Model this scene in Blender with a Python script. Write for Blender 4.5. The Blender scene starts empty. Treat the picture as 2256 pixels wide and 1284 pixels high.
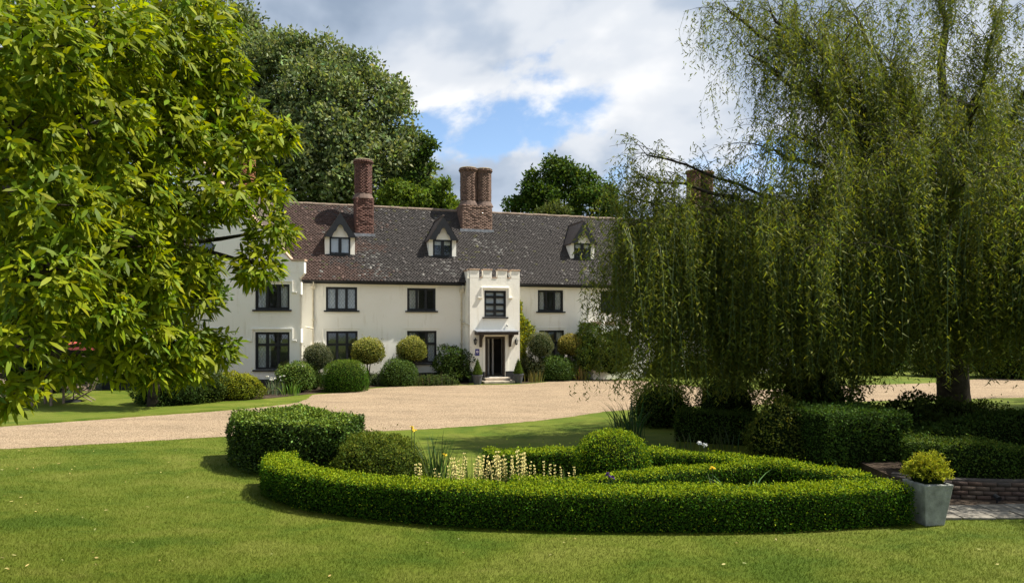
import bpy, math, random
import numpy as np
from mathutils import Vector, Matrix

rng = np.random.default_rng(7)
random.seed(7)
scene = bpy.context.scene
COL = scene.collection

# ------------------------------------------------------------------ camera
F, CX, HY, HC = 1504.0, 1128.0, 710.0, 3.0       # focal length and principal point in photo pixels, eye height
cam_data = bpy.data.cameras.new('camera')
cam_data.sensor_width = 36.0
cam_data.lens = 24.0
cam_data.shift_y = (HY - 642.0) / 2256.0
cam_data.clip_end = 3000.0
cam = bpy.data.objects.new('camera', cam_data)
COL.objects.link(cam)
cam.location = (0, 0, HC)
cam.rotation_euler = (math.radians(90), 0, 0)
scene.camera = cam

# ------------------------------------------------------------------ light
SUN_EL, SUN_AZ = 57.0, 4.5                        # azimuth from +X towards +Y
sd = Vector((math.cos(math.radians(SUN_EL)) * math.cos(math.radians(SUN_AZ)),
             math.cos(math.radians(SUN_EL)) * math.sin(math.radians(SUN_AZ)),
             math.sin(math.radians(SUN_EL))))
sun_data = bpy.data.lights.new('sun', 'SUN')
sun_data.energy = 5.0
sun_data.angle = math.radians(0.53)
sun_data.color = (1.0, 0.94, 0.84)
sun = bpy.data.objects.new('sun', sun_data)
COL.objects.link(sun)
sun.location = (30, 0, 40)
sun.rotation_euler = (-sd).to_track_quat('-Z', 'Y').to_euler()

world = bpy.data.worlds.new('World')
scene.world = world
world.use_nodes = True
wn, wl = world.node_tree.nodes, world.node_tree.links
wn.clear()


def wnode(t, **kw):
    n = wn.new(t)
    for k, v in kw.items():
        setattr(n, k, v)
    return n


def wmath(op, a, b=None, clamp=False):
    n = wn.new('ShaderNodeMath')
    n.operation = op
    n.use_clamp = clamp
    for i, v in enumerate((a, b)):
        if v is None:
            continue
        if isinstance(v, (int, float)):
            n.inputs[i].default_value = v
        else:
            wl.new(v, n.inputs[i])
    return n.outputs[0]


sky = wnode('ShaderNodeTexSky', sky_type='NISHITA', sun_disc=False)
sky.sun_elevation = math.radians(SUN_EL)
sky.sun_rotation = math.radians(90 - SUN_AZ)
sky.air_density = 1.0
sky.dust_density = 0.2
sky.ozone_density = 2.0
bg_sky = wnode('ShaderNodeBackground')
bg_sky.inputs['Strength'].default_value = 0.10
wl.new(sky.outputs[0], bg_sky.inputs[0])

tc = wnode('ShaderNodeTexCoord')
sep = wnode('ShaderNodeSeparateXYZ')
wl.new(tc.outputs['Generated'], sep.inputs[0])
den = wmath('ADD', wmath('MAXIMUM', sep.outputs[2], 0.0), 0.42)
comb = wnode('ShaderNodeCombineXYZ')
wl.new(wmath('DIVIDE', sep.outputs[0], den), comb.inputs[0])
wl.new(wmath('DIVIDE', sep.outputs[1], den), comb.inputs[1])
CLOUD_OFF = (4.52, 12.405, 4.7)


def cloud_noise(off, scale, detail, rough):
    m = wnode('ShaderNodeMapping')
    m.inputs['Location'].default_value = (CLOUD_OFF[0] + off[0], CLOUD_OFF[1] + off[1], CLOUD_OFF[2])
    wl.new(comb.outputs[0], m.inputs['Vector'])
    n = wnode('ShaderNodeTexNoise', noise_dimensions='3D')
    n.inputs['Scale'].default_value = scale
    n.inputs['Detail'].default_value = detail
    n.inputs['Roughness'].default_value = rough
    n.inputs['Distortion'].default_value = 0.25
    wl.new(m.outputs[0], n.inputs['Vector'])
    return n.outputs['Fac']


def wramp(fac, stops, interp='LINEAR'):
    r = wnode('ShaderNodeValToRGB')
    r.color_ramp.interpolation = interp
    el = r.color_ramp.elements
    while len(el) < len(stops):
        el.new(0.5)
    for e, (p, c) in zip(el, stops):
        e.position = p
        e.color = (c[0], c[1], c[2], 1)
    wl.new(fac, r.inputs[0])
    return r.outputs[0]


n_big = cloud_noise((0, 0), 2.2, 9, 0.55)
n_shift = cloud_noise((-0.09, 0.06), 2.2, 5, 0.5)
cover = wramp(n_big, [(0.330, (0, 0, 0)), (0.410, (1, 1, 1))], 'EASE')
thick = wmath('MULTIPLY', wmath('SUBTRACT', n_shift, n_big), 1.6)
lit = wmath('ADD', wmath('SUBTRACT', 1.02, wmath('MULTIPLY', n_big, 0.95)), wmath('MULTIPLY', thick, -0.9), True)
ccol = wramp(lit, [(0.36, (0.30, 0.38, 0.50)), (0.52, (0.47, 0.55, 0.67)), (0.65, (0.74, 0.78, 0.84)), (0.82, (1.0, 1.0, 1.0))], 'EASE')
bg_cloud = wnode('ShaderNodeBackground')
bg_cloud.inputs['Strength'].default_value = 0.56
wl.new(ccol, bg_cloud.inputs[0])
mixw = wnode('ShaderNodeMixShader')
wl.new(cover, mixw.inputs[0])
wl.new(bg_sky.outputs[0], mixw.inputs[1])
wl.new(bg_cloud.outputs[0], mixw.inputs[2])
wout = wnode('ShaderNodeOutputWorld')
wl.new(mixw.outputs[0], wout.inputs[0])

scene.view_settings.view_transform = 'Standard'
scene.view_settings.look = 'None'
scene.view_settings.exposure = 0.95
scene.view_settings.gamma = 1.0
scene.view_settings.use_curve_mapping = False
scene.render.engine = 'CYCLES'
scene.cycles.max_bounces = 6
scene.cycles.diffuse_bounces = 3
scene.cycles.glossy_bounces = 2
scene.cycles.transmission_bounces = 4
scene.cycles.transparent_max_bounces = 14
scene.cycles.use_denoising = True
scene.render.resolution_x, scene.render.resolution_y = 1024, 582


# ------------------------------------------------------------------ photo geometry
def gp(x, y, z=0.0):
    """photo pixel -> point at height z"""
    Y = (HC - z) * F / (y - HY)
    return np.array([(x - CX) / F * Y, Y, z])


def at(x, y, Y):
    """photo pixel -> point at depth Y"""
    return np.array([(x - CX) / F * Y, Y, HC + (HY - y) / F * Y])


# ------------------------------------------------------------------ materials
def new_mat(name):
    m = bpy.data.materials.new(name)
    m.use_nodes = True
    nt = m.node_tree
    nt.nodes.clear()
    out = nt.nodes.new('ShaderNodeOutputMaterial')
    return m, nt, nt.nodes, nt.links, out


def noise_node(nt, scale, detail=4, rough=0.55, vec=None, dist=0.0):
    n = nt.nodes.new('ShaderNodeTexNoise')
    n.inputs['Scale'].default_value = scale
    n.inputs['Detail'].default_value = detail
    n.inputs['Roughness'].default_value = rough
    n.inputs['Distortion'].default_value = dist
    if vec is not None:
        nt.links.new(vec, n.inputs['Vector'])
    return n.outputs['Fac']


def ramp(nt, fac, stops, interp='LINEAR'):
    r = nt.nodes.new('ShaderNodeValToRGB')
    r.color_ramp.interpolation = interp
    el = r.color_ramp.elements
    while len(el) < len(stops):
        el.new(0.5)
    for e, (p, c) in zip(el, stops):
        e.position = p
        e.color = (c[0], c[1], c[2], 1)
    nt.links.new(fac, r.inputs[0])
    return r.outputs[0]


def mixc(nt, fac, a, b, mode='MIX'):
    n = nt.nodes.new('ShaderNodeMix')
    n.data_type = 'RGBA'
    n.blend_type = mode
    for sock, v in ((n.inputs[0], fac), (n.inputs[6], a), (n.inputs[7], b)):
        if isinstance(v, (int, float)):
            sock.default_value = v
        elif isinstance(v, tuple):
            sock.default_value = (v[0], v[1], v[2], 1)
        else:
            nt.links.new(v, sock)
    return n.outputs[2]


def world_pos(nt):
    return nt.nodes.new('ShaderNodeNewGeometry').outputs['Position']


def plain(name, col, rough=0.6, vary=0.25, scale=3.0, bump=0.0, bscale=40.0, metallic=0.0, spec=0.4, attr=False):
    m, nt, nd, ln, out = new_mat(name)
    p = nd.new('ShaderNodeBsdfPrincipled')
    pos = world_pos(nt)
    f = noise_node(nt, scale, 5, 0.6, pos)
    if attr:
        a = nd.new('ShaderNodeAttribute')
        a.attribute_name = 'Col'
        base = a.outputs['Color']
        lo = mixc(nt, 1.0, base, (1 - vary,) * 3, 'MULTIPLY')
        hi = mixc(nt, 1.0, base, (1 + vary,) * 3, 'MULTIPLY')
        c = mixc(nt, f, lo, hi)
    else:
        c = ramp(nt, f, [(0.3, tuple(v * (1 - vary) for v in col)), (0.7, tuple(min(1, v * (1 + vary)) for v in col))])
    ln.new(c, p.inputs['Base Color'])
    p.inputs['Roughness'].default_value = rough
    p.inputs['Metallic'].default_value = metallic
    p.inputs['Specular IOR Level'].default_value = spec
    if bump:
        b = nd.new('ShaderNodeBump')
        b.inputs['Strength'].default_value = bump
        b.inputs['Distance'].default_value = 0.02
        ln.new(noise_node(nt, bscale, 4, 0.6, pos), b.inputs['Height'])
        ln.new(b.outputs[0], p.inputs['Normal'])
    ln.new(p.outputs[0], out.inputs[0])
    return m


def leaf_mat(name, trans=0.36, rough=0.65, spec=0.08, warm=(1.15, 1.1, 0.45)):
    """leaf colour comes from the mesh, part of the light passes through"""
    m, nt, nd, ln, out = new_mat(name)
    a = nd.new('ShaderNodeAttribute')
    a.attribute_name = 'Col'
    p = nd.new('ShaderNodeBsdfPrincipled')
    p.inputs['Roughness'].default_value = rough
    p.inputs['Specular IOR Level'].default_value = spec
    ln.new(a.outputs['Color'], p.inputs['Base Color'])
    t = nd.new('ShaderNodeBsdfTranslucent')
    ln.new(mixc(nt, 1.0, a.outputs['Color'], warm, 'MULTIPLY'), t.inputs['Color'])
    mx = nd.new('ShaderNodeMixShader')
    mx.inputs[0].default_value = trans
    ln.new(p.outputs[0], mx.inputs[1])
    ln.new(t.outputs[0], mx.inputs[2])
    ln.new(mx.outputs[0], out.inputs[0])
    return m


M = {}
M['leaf'] = leaf_mat('leaf')
M['leaf_chestnut'] = leaf_mat('leaf_chestnut', trans=0.46, rough=0.5, spec=0.15, warm=(1.45, 1.35, 0.22))
M['leaf_willow'] = leaf_mat('leaf_willow', trans=0.45, rough=0.6, spec=0.1, warm=(1.15, 1.15, 0.5))
M['leaf_gloss'] = leaf_mat('leaf_gloss', trans=0.2, rough=0.55, spec=0.15)
M['bark'] = plain('bark', (0.038, 0.031, 0.023), 0.95, 0.55, 5, 1.0, 9, spec=0.1)
M['bark_grey'] = plain('bark_grey', (0.11, 0.095, 0.075), 0.9, 0.45, 6, 0.8, 14)
M['twigs'] = plain('twigs', (0.009, 0.015, 0.004), 0.95, 0.5, 20, 0.6, 40, spec=0.0)  # near-black, so the shade inside shrubs and hedges is in the colour
M['soil'] = plain('soil', (0.055, 0.04, 0.028), 0.95, 0.5, 5, 0.7, 30, spec=0.1)
M['black_paint'] = plain('black_paint', (0.012, 0.013, 0.015), 0.45, 0.3, 4)
M['plinth'] = plain('plinth', (0.022, 0.023, 0.026), 0.8, 0.4, 5, 0.4, 30)
M['lead_dark'] = plain('lead_dark', (0.07, 0.075, 0.08), 0.6, 0.2, 6)
M['lead'] = plain('lead', (0.22, 0.235, 0.26), 0.45, 0.3, 6, 0.2, 10)
M['mortar'] = plain('mortar', (0.125, 0.085, 0.066), 0.9, 0.3, 5, 0.4, 40)
M['brick'] = plain('brick', (0.3, 0.1, 0.06), 0.85, 0.25, 8, 0.4, 60, attr=True)
M['tile'] = plain('tile', (0.1, 0.08, 0.07), 0.75, 0.3, 2.5, 0.3, 50, attr=True, spec=0.3)
M['piece'] = plain('piece', (0.3, 0.3, 0.3), 0.7, 0.2, 8, 0.3, 40, attr=True)
M['underlay'] = plain('underlay', (0.05, 0.04, 0.035), 0.9, 0.4, 8)
M['oak_wood'] = plain('oak_wood', (0.20, 0.15, 0.11), 0.75, 0.35, 12, 0.4, 50)
M['pot_dark'] = plain('pot_dark', (0.07, 0.075, 0.085), 0.6, 0.3, 6, 0.3, 40)
M['pot_stone'] = plain('pot_stone', (0.25, 0.26, 0.235), 0.8, 0.35, 7, 0.6, 40)
M['red_cloth'] = plain('red_cloth', (0.55, 0.10, 0.07), 0.9, 0.15, 4)
M['curtain'] = plain('curtain', (0.62, 0.62, 0.60), 0.9, 0.15, 9)
M['blind'] = plain('blind', (0.68, 0.70, 0.74), 0.8, 0.08, 4)
M['white_paint'] = plain('white_paint', (0.72, 0.71, 0.67), 0.5, 0.1, 4)
M['step_stone'] = plain('step_stone', (0.42, 0.36, 0.28), 0.85, 0.3, 7, 0.5, 40)
M['hall'] = plain('hall', (0.22, 0.20, 0.18), 0.8, 0.2, 4)
M['cream_pipe'] = plain('cream_pipe', (0.66, 0.60, 0.47), 0.5, 0.15, 4)
M['blue_sign'] = plain('blue_sign', (0.03, 0.035, 0.22), 0.4, 0.1, 4)


def stucco():
    m, nt, nd, ln, out = new_mat('stucco')
    pos = world_pos(nt)
    p = nd.new('ShaderNodeBsdfPrincipled')
    p.inputs['Roughness'].default_value = 0.85
    p.inputs['Specular IOR Level'].default_value = 0.2
    base = ramp(nt, noise_node(nt, 0.6, 5, 0.6, pos), [(0.3, (0.86, 0.83, 0.735)), (0.7, (0.90, 0.88, 0.80))])
    mp = nd.new('ShaderNodeMapping')
    mp.inputs['Scale'].default_value = (3.0, 3.0, 0.35)
    ln.new(pos, mp.inputs[0])
    streak = ramp(nt, noise_node(nt, 1.6, 6, 0.65, mp.outputs[0]), [(0.56, (1, 1, 1)), (0.80, (0.80, 0.77, 0.70))])
    ln.new(mixc(nt, 1.0, base, streak, 'MULTIPLY'), p.inputs['Base Color'])
    b = nd.new('ShaderNodeBump')
    b.inputs['Strength'].default_value = 0.35
    b.inputs['Distance'].default_value = 0.012
    h = nd.new('ShaderNodeMath')
    h.operation = 'ADD'
    ln.new(noise_node(nt, 5, 4, 0.6, pos), h.inputs[0])
    ln.new(noise_node(nt, 60, 3, 0.6, pos), h.inputs[1])
    ln.new(h.outputs[0], b.inputs['Height'])
    ln.new(b.outputs[0], p.inputs['Normal'])
    ln.new(p.outputs[0], out.inputs[0])
    return m


def glass():
    m, nt, nd, ln, out = new_mat('window_glass')
    g = nd.new('ShaderNodeBsdfGlossy')
    g.inputs['Roughness'].default_value = 0.03
    g.inputs['Color'].default_value = (0.9, 0.95, 1, 1)
    t = nd.new('ShaderNodeBsdfTransparent')
    t.inputs['Color'].default_value = (0.93, 0.95, 0.95, 1)
    lw = nd.new('ShaderNodeLayerWeight')
    lw.inputs['Blend'].default_value = 0.5
    pw = nd.new('ShaderNodeMath')
    pw.operation = 'POWER'
    pw.inputs[1].default_value = 4.0
    ln.new(lw.outputs['Facing'], pw.inputs[0])
    fr = nd.new('ShaderNodeMath')
    fr.operation = 'MULTIPLY_ADD'
    fr.inputs[1].default_value = 0.7
    fr.inputs[2].default_value = 0.07
    ln.new(pw.outputs[0], fr.inputs[0])
    b = nd.new('ShaderNodeBump')
    b.inputs['Strength'].default_value = 0.08
    b.inputs['Distance'].default_value = 0.02
    ln.new(noise_node(nt, 2.5, 2, 0.5, world_pos(nt)), b.inputs['Height'])
    ln.new(b.outputs[0], g.inputs['Normal'])
    mx = nd.new('ShaderNodeMixShader')
    ln.new(fr.outputs[0], mx.inputs[0])
    ln.new(t.outputs[0], mx.inputs[1])
    ln.new(g.outputs[0], mx.inputs[2])
    ln.new(mx.outputs[0], out.inputs[0])
    return m


def lawn_mat(name, attr=False):
    m, nt, nd, ln, out = new_mat(name)
    pos = world_pos(nt)
    p = nd.new('ShaderNodeBsdfPrincipled')
    p.inputs['Roughness'].default_value = 0.8
    p.inputs['Specular IOR Level'].default_value = 0.15
    mp = nd.new('ShaderNodeMapping')
    mp.inputs['Scale'].default_value = (0.55, 1.0, 1.0)
    ln.new(pos, mp.inputs[0])
    big = ramp(nt, noise_node(nt, 0.9, 7, 0.66, mp.outputs[0], 0.4),
               [(0.36, (0.056, 0.094, 0.006)), (0.50, (0.094, 0.124, 0.011)), (0.64, (0.128, 0.147, 0.022))])
    dry = ramp(nt, noise_node(nt, 1.9, 6, 0.7, mp.outputs[0]), [(0.60, (0, 0, 0)), (0.76, (1, 1, 1))])
    dm = nd.new('ShaderNodeMath')
    dm.operation = 'MULTIPLY'
    dm.inputs[1].default_value = 0.38
    ln.new(dry, dm.inputs[0])
    c = mixc(nt, dm.outputs[0], big, (0.165, 0.15, 0.045))
    fine = ramp(nt, noise_node(nt, 38, 5, 0.75, pos), [(0.25, (0.55, 0.58, 0.5)), (0.75, (1.45, 1.4, 1.4))])
    c = mixc(nt, 1.0, c, fine, 'MULTIPLY')
    ln.new(c, p.inputs['Base Color'])
    if attr:
        t = nd.new('ShaderNodeBsdfTranslucent')
        ln.new(c, t.inputs['Color'])
        mx = nd.new('ShaderNodeMixShader')
        mx.inputs[0].default_value = 0.5
        ln.new(p.outputs[0], mx.inputs[1])
        ln.new(t.outputs[0], mx.inputs[2])
        ln.new(mx.outputs[0], out.inputs[0])
    else:
        b = nd.new('ShaderNodeBump')
        b.inputs['Strength'].default_value = 0.7
        b.inputs['Distance'].default_value = 0.03
        ln.new(noise_node(nt, 45, 5, 0.75, pos), b.inputs['Height'])
        ln.new(b.outputs[0], p.inputs['Normal'])
        ln.new(p.outputs[0], out.inputs[0])
    return m


def gravel_mat():
    m, nt, nd, ln, out = new_mat('gravel')
    pos = world_pos(nt)
    p = nd.new('ShaderNodeBsdfPrincipled')
    p.inputs['Roughness'].default_value = 0.9
    p.inputs['Specular IOR Level'].default_value = 0.15
    v = nd.new('ShaderNodeTexVoronoi')
    v.inputs['Scale'].default_value = 42
    ln.new(pos, v.inputs['Vector'])
    stone = ramp(nt, v.outputs['Color'], [(0.15, (0.185, 0.134, 0.085)), (0.5, (0.335, 0.256, 0.17)), (0.85, (0.45, 0.36, 0.25))])
    mp = nd.new('ShaderNodeMapping')
    mp.inputs['Scale'].default_value = (0.35, 1.0, 1.0)
    ln.new(pos, mp.inputs[0])
    patch = ramp(nt, noise_node(nt, 1.1, 6, 0.65, mp.outputs[0]), [(0.3, (0.80, 0.79, 0.77)), (0.7, (1.14, 1.12, 1.08))])
    spk = ramp(nt, noise_node(nt, 26, 5, 0.8, pos), [(0.30, (0.62, 0.58, 0.55)), (0.62, (1.12, 1.12, 1.12))])
    c = mixc(nt, 1.0, mixc(nt, 1.0, stone, patch, 'MULTIPLY'), spk, 'MULTIPLY')
    ln.new(c, p.inputs['Base Color'])
    b = nd.new('ShaderNodeBump')
    b.inputs['Strength'].default_value = 0.8
    b.inputs['Distance'].default_value = 0.03
    ln.new(v.outputs['Distance'], b.inputs['Height'])
    ln.new(b.outputs[0], p.inputs['Normal'])
    ln.new(p.outputs[0], out.inputs[0])
    return m


M['stucco'] = stucco()
M['glass'] = glass()
M['lawn'] = lawn_mat('lawn')
M['grass_blades'] = lawn_mat('grass_blades', True)
M['gravel'] = gravel_mat()


# ------------------------------------------------------------------ object helpers
def link(o, parent=None):
    COL.objects.link(o)
    if parent is not None:
        o.parent = parent
    return o


def tag(o, label=None, cat=None, group=None, kind=None):
    if label:
        o['label'] = label
    if cat:
        o['category'] = cat
    if group:
        o['group'] = group
    if kind:
        o['kind'] = kind
    return o


def thing(name, label, cat, loc=(0, 0, 0), rotz=0.0, group=None):
    o = bpy.data.objects.new(name, None)
    o.empty_display_size = 0.2
    COL.objects.link(o)
    o.location = loc
    o.rotation_euler = (0, 0, rotz)
    return tag(o, label, cat, group)


def np_mesh(name, V, faces, mat, cols=None, smooth=False):
    """V (n,3); faces: int array (m,k) or list of such arrays; cols (n,3)"""
    me = bpy.data.meshes.new(name)
    if isinstance(faces, np.ndarray):
        faces = [faces]
    loops = np.concatenate([f.ravel() for f in faces]).astype(np.int32)
    tot = np.concatenate([np.full(len(f), f.shape[1]) for f in faces]).astype(np.int32)
    start = np.concatenate([[0], np.cumsum(tot)[:-1]]).astype(np.int32)
    me.vertices.add(len(V))
    me.vertices.foreach_set('co', np.ascontiguousarray(V, np.float32).ravel())
    me.loops.add(len(loops))
    me.loops.foreach_set('vertex_index', loops)
    me.polygons.add(len(tot))
    me.polygons.foreach_set('loop_start', start)
    me.polygons.foreach_set('loop_total', tot)
    if smooth:
        me.polygons.foreach_set('use_smooth', np.ones(len(tot), bool))
    if cols is not None:
        a = me.attributes.new('Col', 'FLOAT_COLOR', 'POINT')
        a.data.foreach_set('color', np.c_[cols, np.ones(len(cols))].astype(np.float32).ravel())
    me.materials.append(mat)
    me.update(calc_edges=True)
    return me


def mobj(name, me, parent=None, kind=None, loc=None, rot=None, scale=None):
    o = bpy.data.objects.new(name, me)
    link(o, parent)
    if kind:
        o['kind'] = kind
    if loc is not None:
        o.location = loc
    if rot is not None:
        o.rotation_euler = rot
    if scale is not None:
        o.scale = scale
    return o


class MB:
    """collects boxes, prisms and tubes for ONE mesh object"""

    def __init__(self, xf=None):
        self.v, self.f, self.xf = [], [], xf

    def add(self, verts, faces):
        n = len(self.v)
        self.v += [tuple(p) for p in verts]
        self.f += [tuple(i + n for i in f) for f in faces]
        return self

    def box(self, x0, x1, y0, y1, z0, z1):
        v = [(x, y, z) for z in (z0, z1) for y in (y0, y1) for x in (x0, x1)]
        return self.add(v, [(0, 2, 3, 1), (4, 5, 7, 6), (0, 1, 5, 4), (2, 6, 7, 3), (0, 4, 6, 2), (1, 3, 7, 5)])

    def prism(self, poly, a0, a1, axis='y'):
        """poly: 2D outline extruded from a0 to a1 along axis"""
        n = len(poly)

        def P(p, a):
            return {'y': (p[0], a, p[1]), 'x': (a, p[0], p[1]), 'z': (p[0], p[1], a)}[axis]
        v = [P(p, a0) for p in poly] + [P(p, a1) for p in poly]
        f = [tuple(range(n)), tuple(range(2 * n - 1, n - 1, -1))]
        f += [(i, i + n, (i + 1) % n + n, (i + 1) % n) for i in range(n)]
        return self.add(v, f)

    def tube(self, pts, rad, n=8, cap=True):
        pts = [Vector(p) for p in pts]
        if isinstance(rad, (int, float)):
            rad = [rad] * len(pts)
        rings = []
        for i, p in enumerate(pts):
            t = (pts[min(i + 1, len(pts) - 1)] - pts[max(i - 1, 0)]).normalized()
            a = t.cross(Vector((0, 0, 1)) if abs(t.z) < 0.9 else Vector((1, 0, 0))).normalized()
            b = t.cross(a)
            rings.append([p + (a * math.cos(2 * math.pi * k / n) + b * math.sin(2 * math.pi * k / n)) * rad[i] for k in range(n)])
        v = [q for r in rings for q in r]
        f = []
        for i in range(len(pts) - 1):
            for k in range(n):
                f.append((i * n + k, i * n + (k + 1) % n, (i + 1) * n + (k + 1) % n, (i + 1) * n + k))
        if cap:
            f.append(tuple(range(n - 1, -1, -1)))
            f.append(tuple(range((len(pts) - 1) * n, len(pts) * n)))
        return self.add(v, f)

    def lathe(self, prof, n=12, c=(0, 0, 0)):
        """prof: list of (radius, z)"""
        v = [(c[0] + r * math.cos(2 * math.pi * k / n), c[1] + r * math.sin(2 * math.pi * k / n), c[2] + z) for r, z in prof for k in range(n)]
        f = []
        for i in range(len(prof) - 1):
            for k in range(n):
                f.append((i * n + k, i * n + (k + 1) % n, (i + 1) * n + (k + 1) % n, (i + 1) * n + k))
        f.append(tuple(range(n - 1, -1, -1)))
        f.append(tuple(range((len(prof) - 1) * n, len(prof) * n)))
        return self.add(v, f)

    def build(self, name, mat, parent=None, smooth=False, kind=None, bevel=0.0):
        me = bpy.data.meshes.new(name)
        v = [self.xf(p) for p in self.v] if self.xf else self.v
        me.from_pydata(v, [], self.f)
        if smooth:
            me.polygons.foreach_set('use_smooth', np.ones(len(me.polygons), bool))
        me.materials.append(mat)
        me.update()
        o = mobj(name, me, parent, kind)
        if bevel:
            b = o.modifiers.new('bevel', 'BEVEL')
            b.width = bevel
            b.segments = 2
            b.limit_method = 'ANGLE'
        return o


BOXV = np.array([(x, y, z) for z in (-1, 1) for y in (-1, 1) for x in (-1, 1)], float)
BOXF = np.array([(0, 2, 3, 1), (4, 5, 7, 6), (0, 1, 5, 4), (2, 6, 7, 3), (0, 4, 6, 2), (1, 3, 7, 5)])


def boxes_mesh(name, C, Hs, R, cols, mat):
    """many small boxes in one mesh; R (n,3,3) maps box axes to space"""
    C, Hs = np.asarray(C, float), np.asarray(Hs, float)
    n = len(C)
    V = C[:, None, :] + np.einsum('nij,nkj->nki', R, BOXV[None] * Hs[:, None, :])
    Fc = (BOXF[None] + (np.arange(n) * 8)[:, None, None]).reshape(-1, 4)
    return np_mesh(name, V.reshape(-1, 3), Fc, mat, np.repeat(cols, 8, axis=0))


def rotz_stack(a):
    a = np.asarray(a, float)
    z, o = np.zeros_like(a), np.ones_like(a)
    return np.stack([np.stack([np.cos(a), -np.sin(a), z], -1), np.stack([np.sin(a), np.cos(a), z], -1), np.stack([z, z, o], -1)], -2)


def norm(v):
    return v / (np.linalg.norm(v, axis=-1, keepdims=True) + 1e-9)


def rand_dirs(n):
    return norm(rng.normal(size=(n, 3)))


def leaf_cols(n, base, var=0.3, hue=0.12):
    """leaf by leaf colour differences"""
    b = np.array(base)
    k = np.exp(rng.normal(0, var, (n, 1)))
    h = rng.normal(0, hue, (n, 1))
    c = b * k * np.c_[1 + h, np.ones((n, 1)), 1 - h * 0.6]
    return np.clip(c, 0.003, 0.8)


def leaves(name, P, A, N, L, W, cols, mat, shape='diamond', droop=0.0):
    """leaf blades starting at P along A with face normal about N"""
    n = len(P)
    L = np.broadcast_to(np.asarray(L, float), (n,))[:, None]
    W = np.broadcast_to(np.asarray(W, float), (n,))[:, None]
    A = norm(A)
    S = norm(np.cross(A, N))
    N = np.cross(S, A)
    dz = np.zeros((n, 3))
    dz[:, 2:3] = -droop * L
    if shape == 'tri':
        V = np.stack([P - S * W * 0.5, P + S * W * 0.5, P + A * L], 1)
        fl = [np.array([[0, 1, 2]])]
        k = 3
    elif shape == 'diamond':
        V = np.stack([P, P + A * L * 0.5 + S * W * 0.5 + N * W * 0.15, P + A * L, P + A * L * 0.5 - S * W * 0.5 + N * W * 0.15], 1)
        fl = [np.array([[0, 1, 2, 3]])]
        k = 4
    else:
        m1, m2 = P + A * L * 0.33 + dz * 0.1, P + A * L * 0.70 + dz * 0.45
        V = np.stack([P, m1 + S * W * 0.46, m1 - S * W * 0.46, m2 + S * W * 0.42, m2 - S * W * 0.42, P + A * L + dz], 1)
        fl = [np.array([[0, 1, 2], [3, 5, 4]]), np.array([[1, 3, 4, 2]])]
        k = 6
    offs = (np.arange(n) * k)[:, None, None]
    faces = [(f[None] + offs).reshape(-1, f.shape[1]) for f in fl]
    return np_mesh(name, V.reshape(-1, 3), faces, mat, np.repeat(cols, k, axis=0))
# ------------------------------------------------------------------ the ground
def spline(pts, n=8):
    pts = [np.array(p, float) for p in pts]
    out = []
    for i in range(len(pts) - 1):
        p0, p1, p2, p3 = pts[max(i - 1, 0)], pts[i], pts[i + 1], pts[min(i + 2, len(pts) - 1)]
        for k in range(n):
            t = k / n
            out.append(0.5 * (2 * p1 + (p2 - p0) * t + (2 * p0 - 5 * p1 + 4 * p2 - p3) * t * t + (3 * p1 - p0 - 3 * p2 + p3) * t ** 3))
    out.append(pts[-1])
    return out


def sheet(name, outline, z, mat):
    me = bpy.data.meshes.new(name)
    me.from_pydata([(p[0], p[1], z) for p in outline], [], [tuple(range(len(outline)))])
    me.materials.append(mat)
    me.update()
    if me.polygons[0].normal.z < 0:
        me.flip_normals()
    o = mobj(name, me)
    o['kind'] = 'structure'
    return o


sheet('lawn', [(-500, -60), (500, -60), (500, 900), (-500, 900)], 0.0, M['lawn'])
near_edge = [gp(*p) for p in ((-700, 1025), (-300, 1003), (0, 989), (250, 976), (510, 961), (820, 950), (1000, 941), (1200, 925), (1340, 906), (1450, 899), (1560, 894), (1700, 890), (1900, 884), (2256, 876), (2700, 872))]
far_right = [gp(*p) for p in ((2700, 826), (2256, 829), (2060, 843), (1830, 850), (1640, 859), (1480, 846), (1400, 838), (1300, 834))]
court = [gp(*p) for p in ((1300, 834), (1230, 839), (1145, 846), (1035, 848), (850, 853), (760, 864), (690, 869))]
far_left = [gp(*p) for p in ((690, 869), (672, 880), (640, 889), (510, 903), (300, 918), (0, 940), (-300, 960), (-700, 985))]
wob = lambda ps: [p + np.array([rng.normal(0, 0.03), rng.normal(0, 0.03), 0]) for p in ps]
sheet('gravel_drive', wob(spline(near_edge, 14)) + spline(far_right, 8)[:-1] + spline(court, 6)[:-1] + wob(spline(far_left, 12)), 0.004, M['gravel'])


def turf_edge(name, pts):
    """low lip where the mown turf stops above the gravel"""
    b = MB()
    ps = spline(pts, 8)
    rows = []
    for i, p in enumerate(ps):
        t = norm((ps[min(i + 1, len(ps) - 1)] - ps[max(i - 1, 0)])[None])[0]
        nrm = np.array([-t[1], t[0], 0])
        if nrm[1] < 0:
            nrm = -nrm
        rows.append([p + np.array([0, 0, 0.001]), p + nrm * 0.03 + np.array([0, 0, 0.055 + rng.uniform(-.01, .01)]), p + nrm * 0.9 + np.array([0, 0, -0.01])])
    v = [q for r in rows for q in r]
    f = []
    for i in range(len(rows) - 1):
        for k in (0, 1):
            f.append((i * 3 + k, (i + 1) * 3 + k, (i + 1) * 3 + k + 1, i * 3 + k + 1))
    b.add(v, f)
    o = b.build(name, M['lawn'])
    o['kind'] = 'structure'


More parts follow.
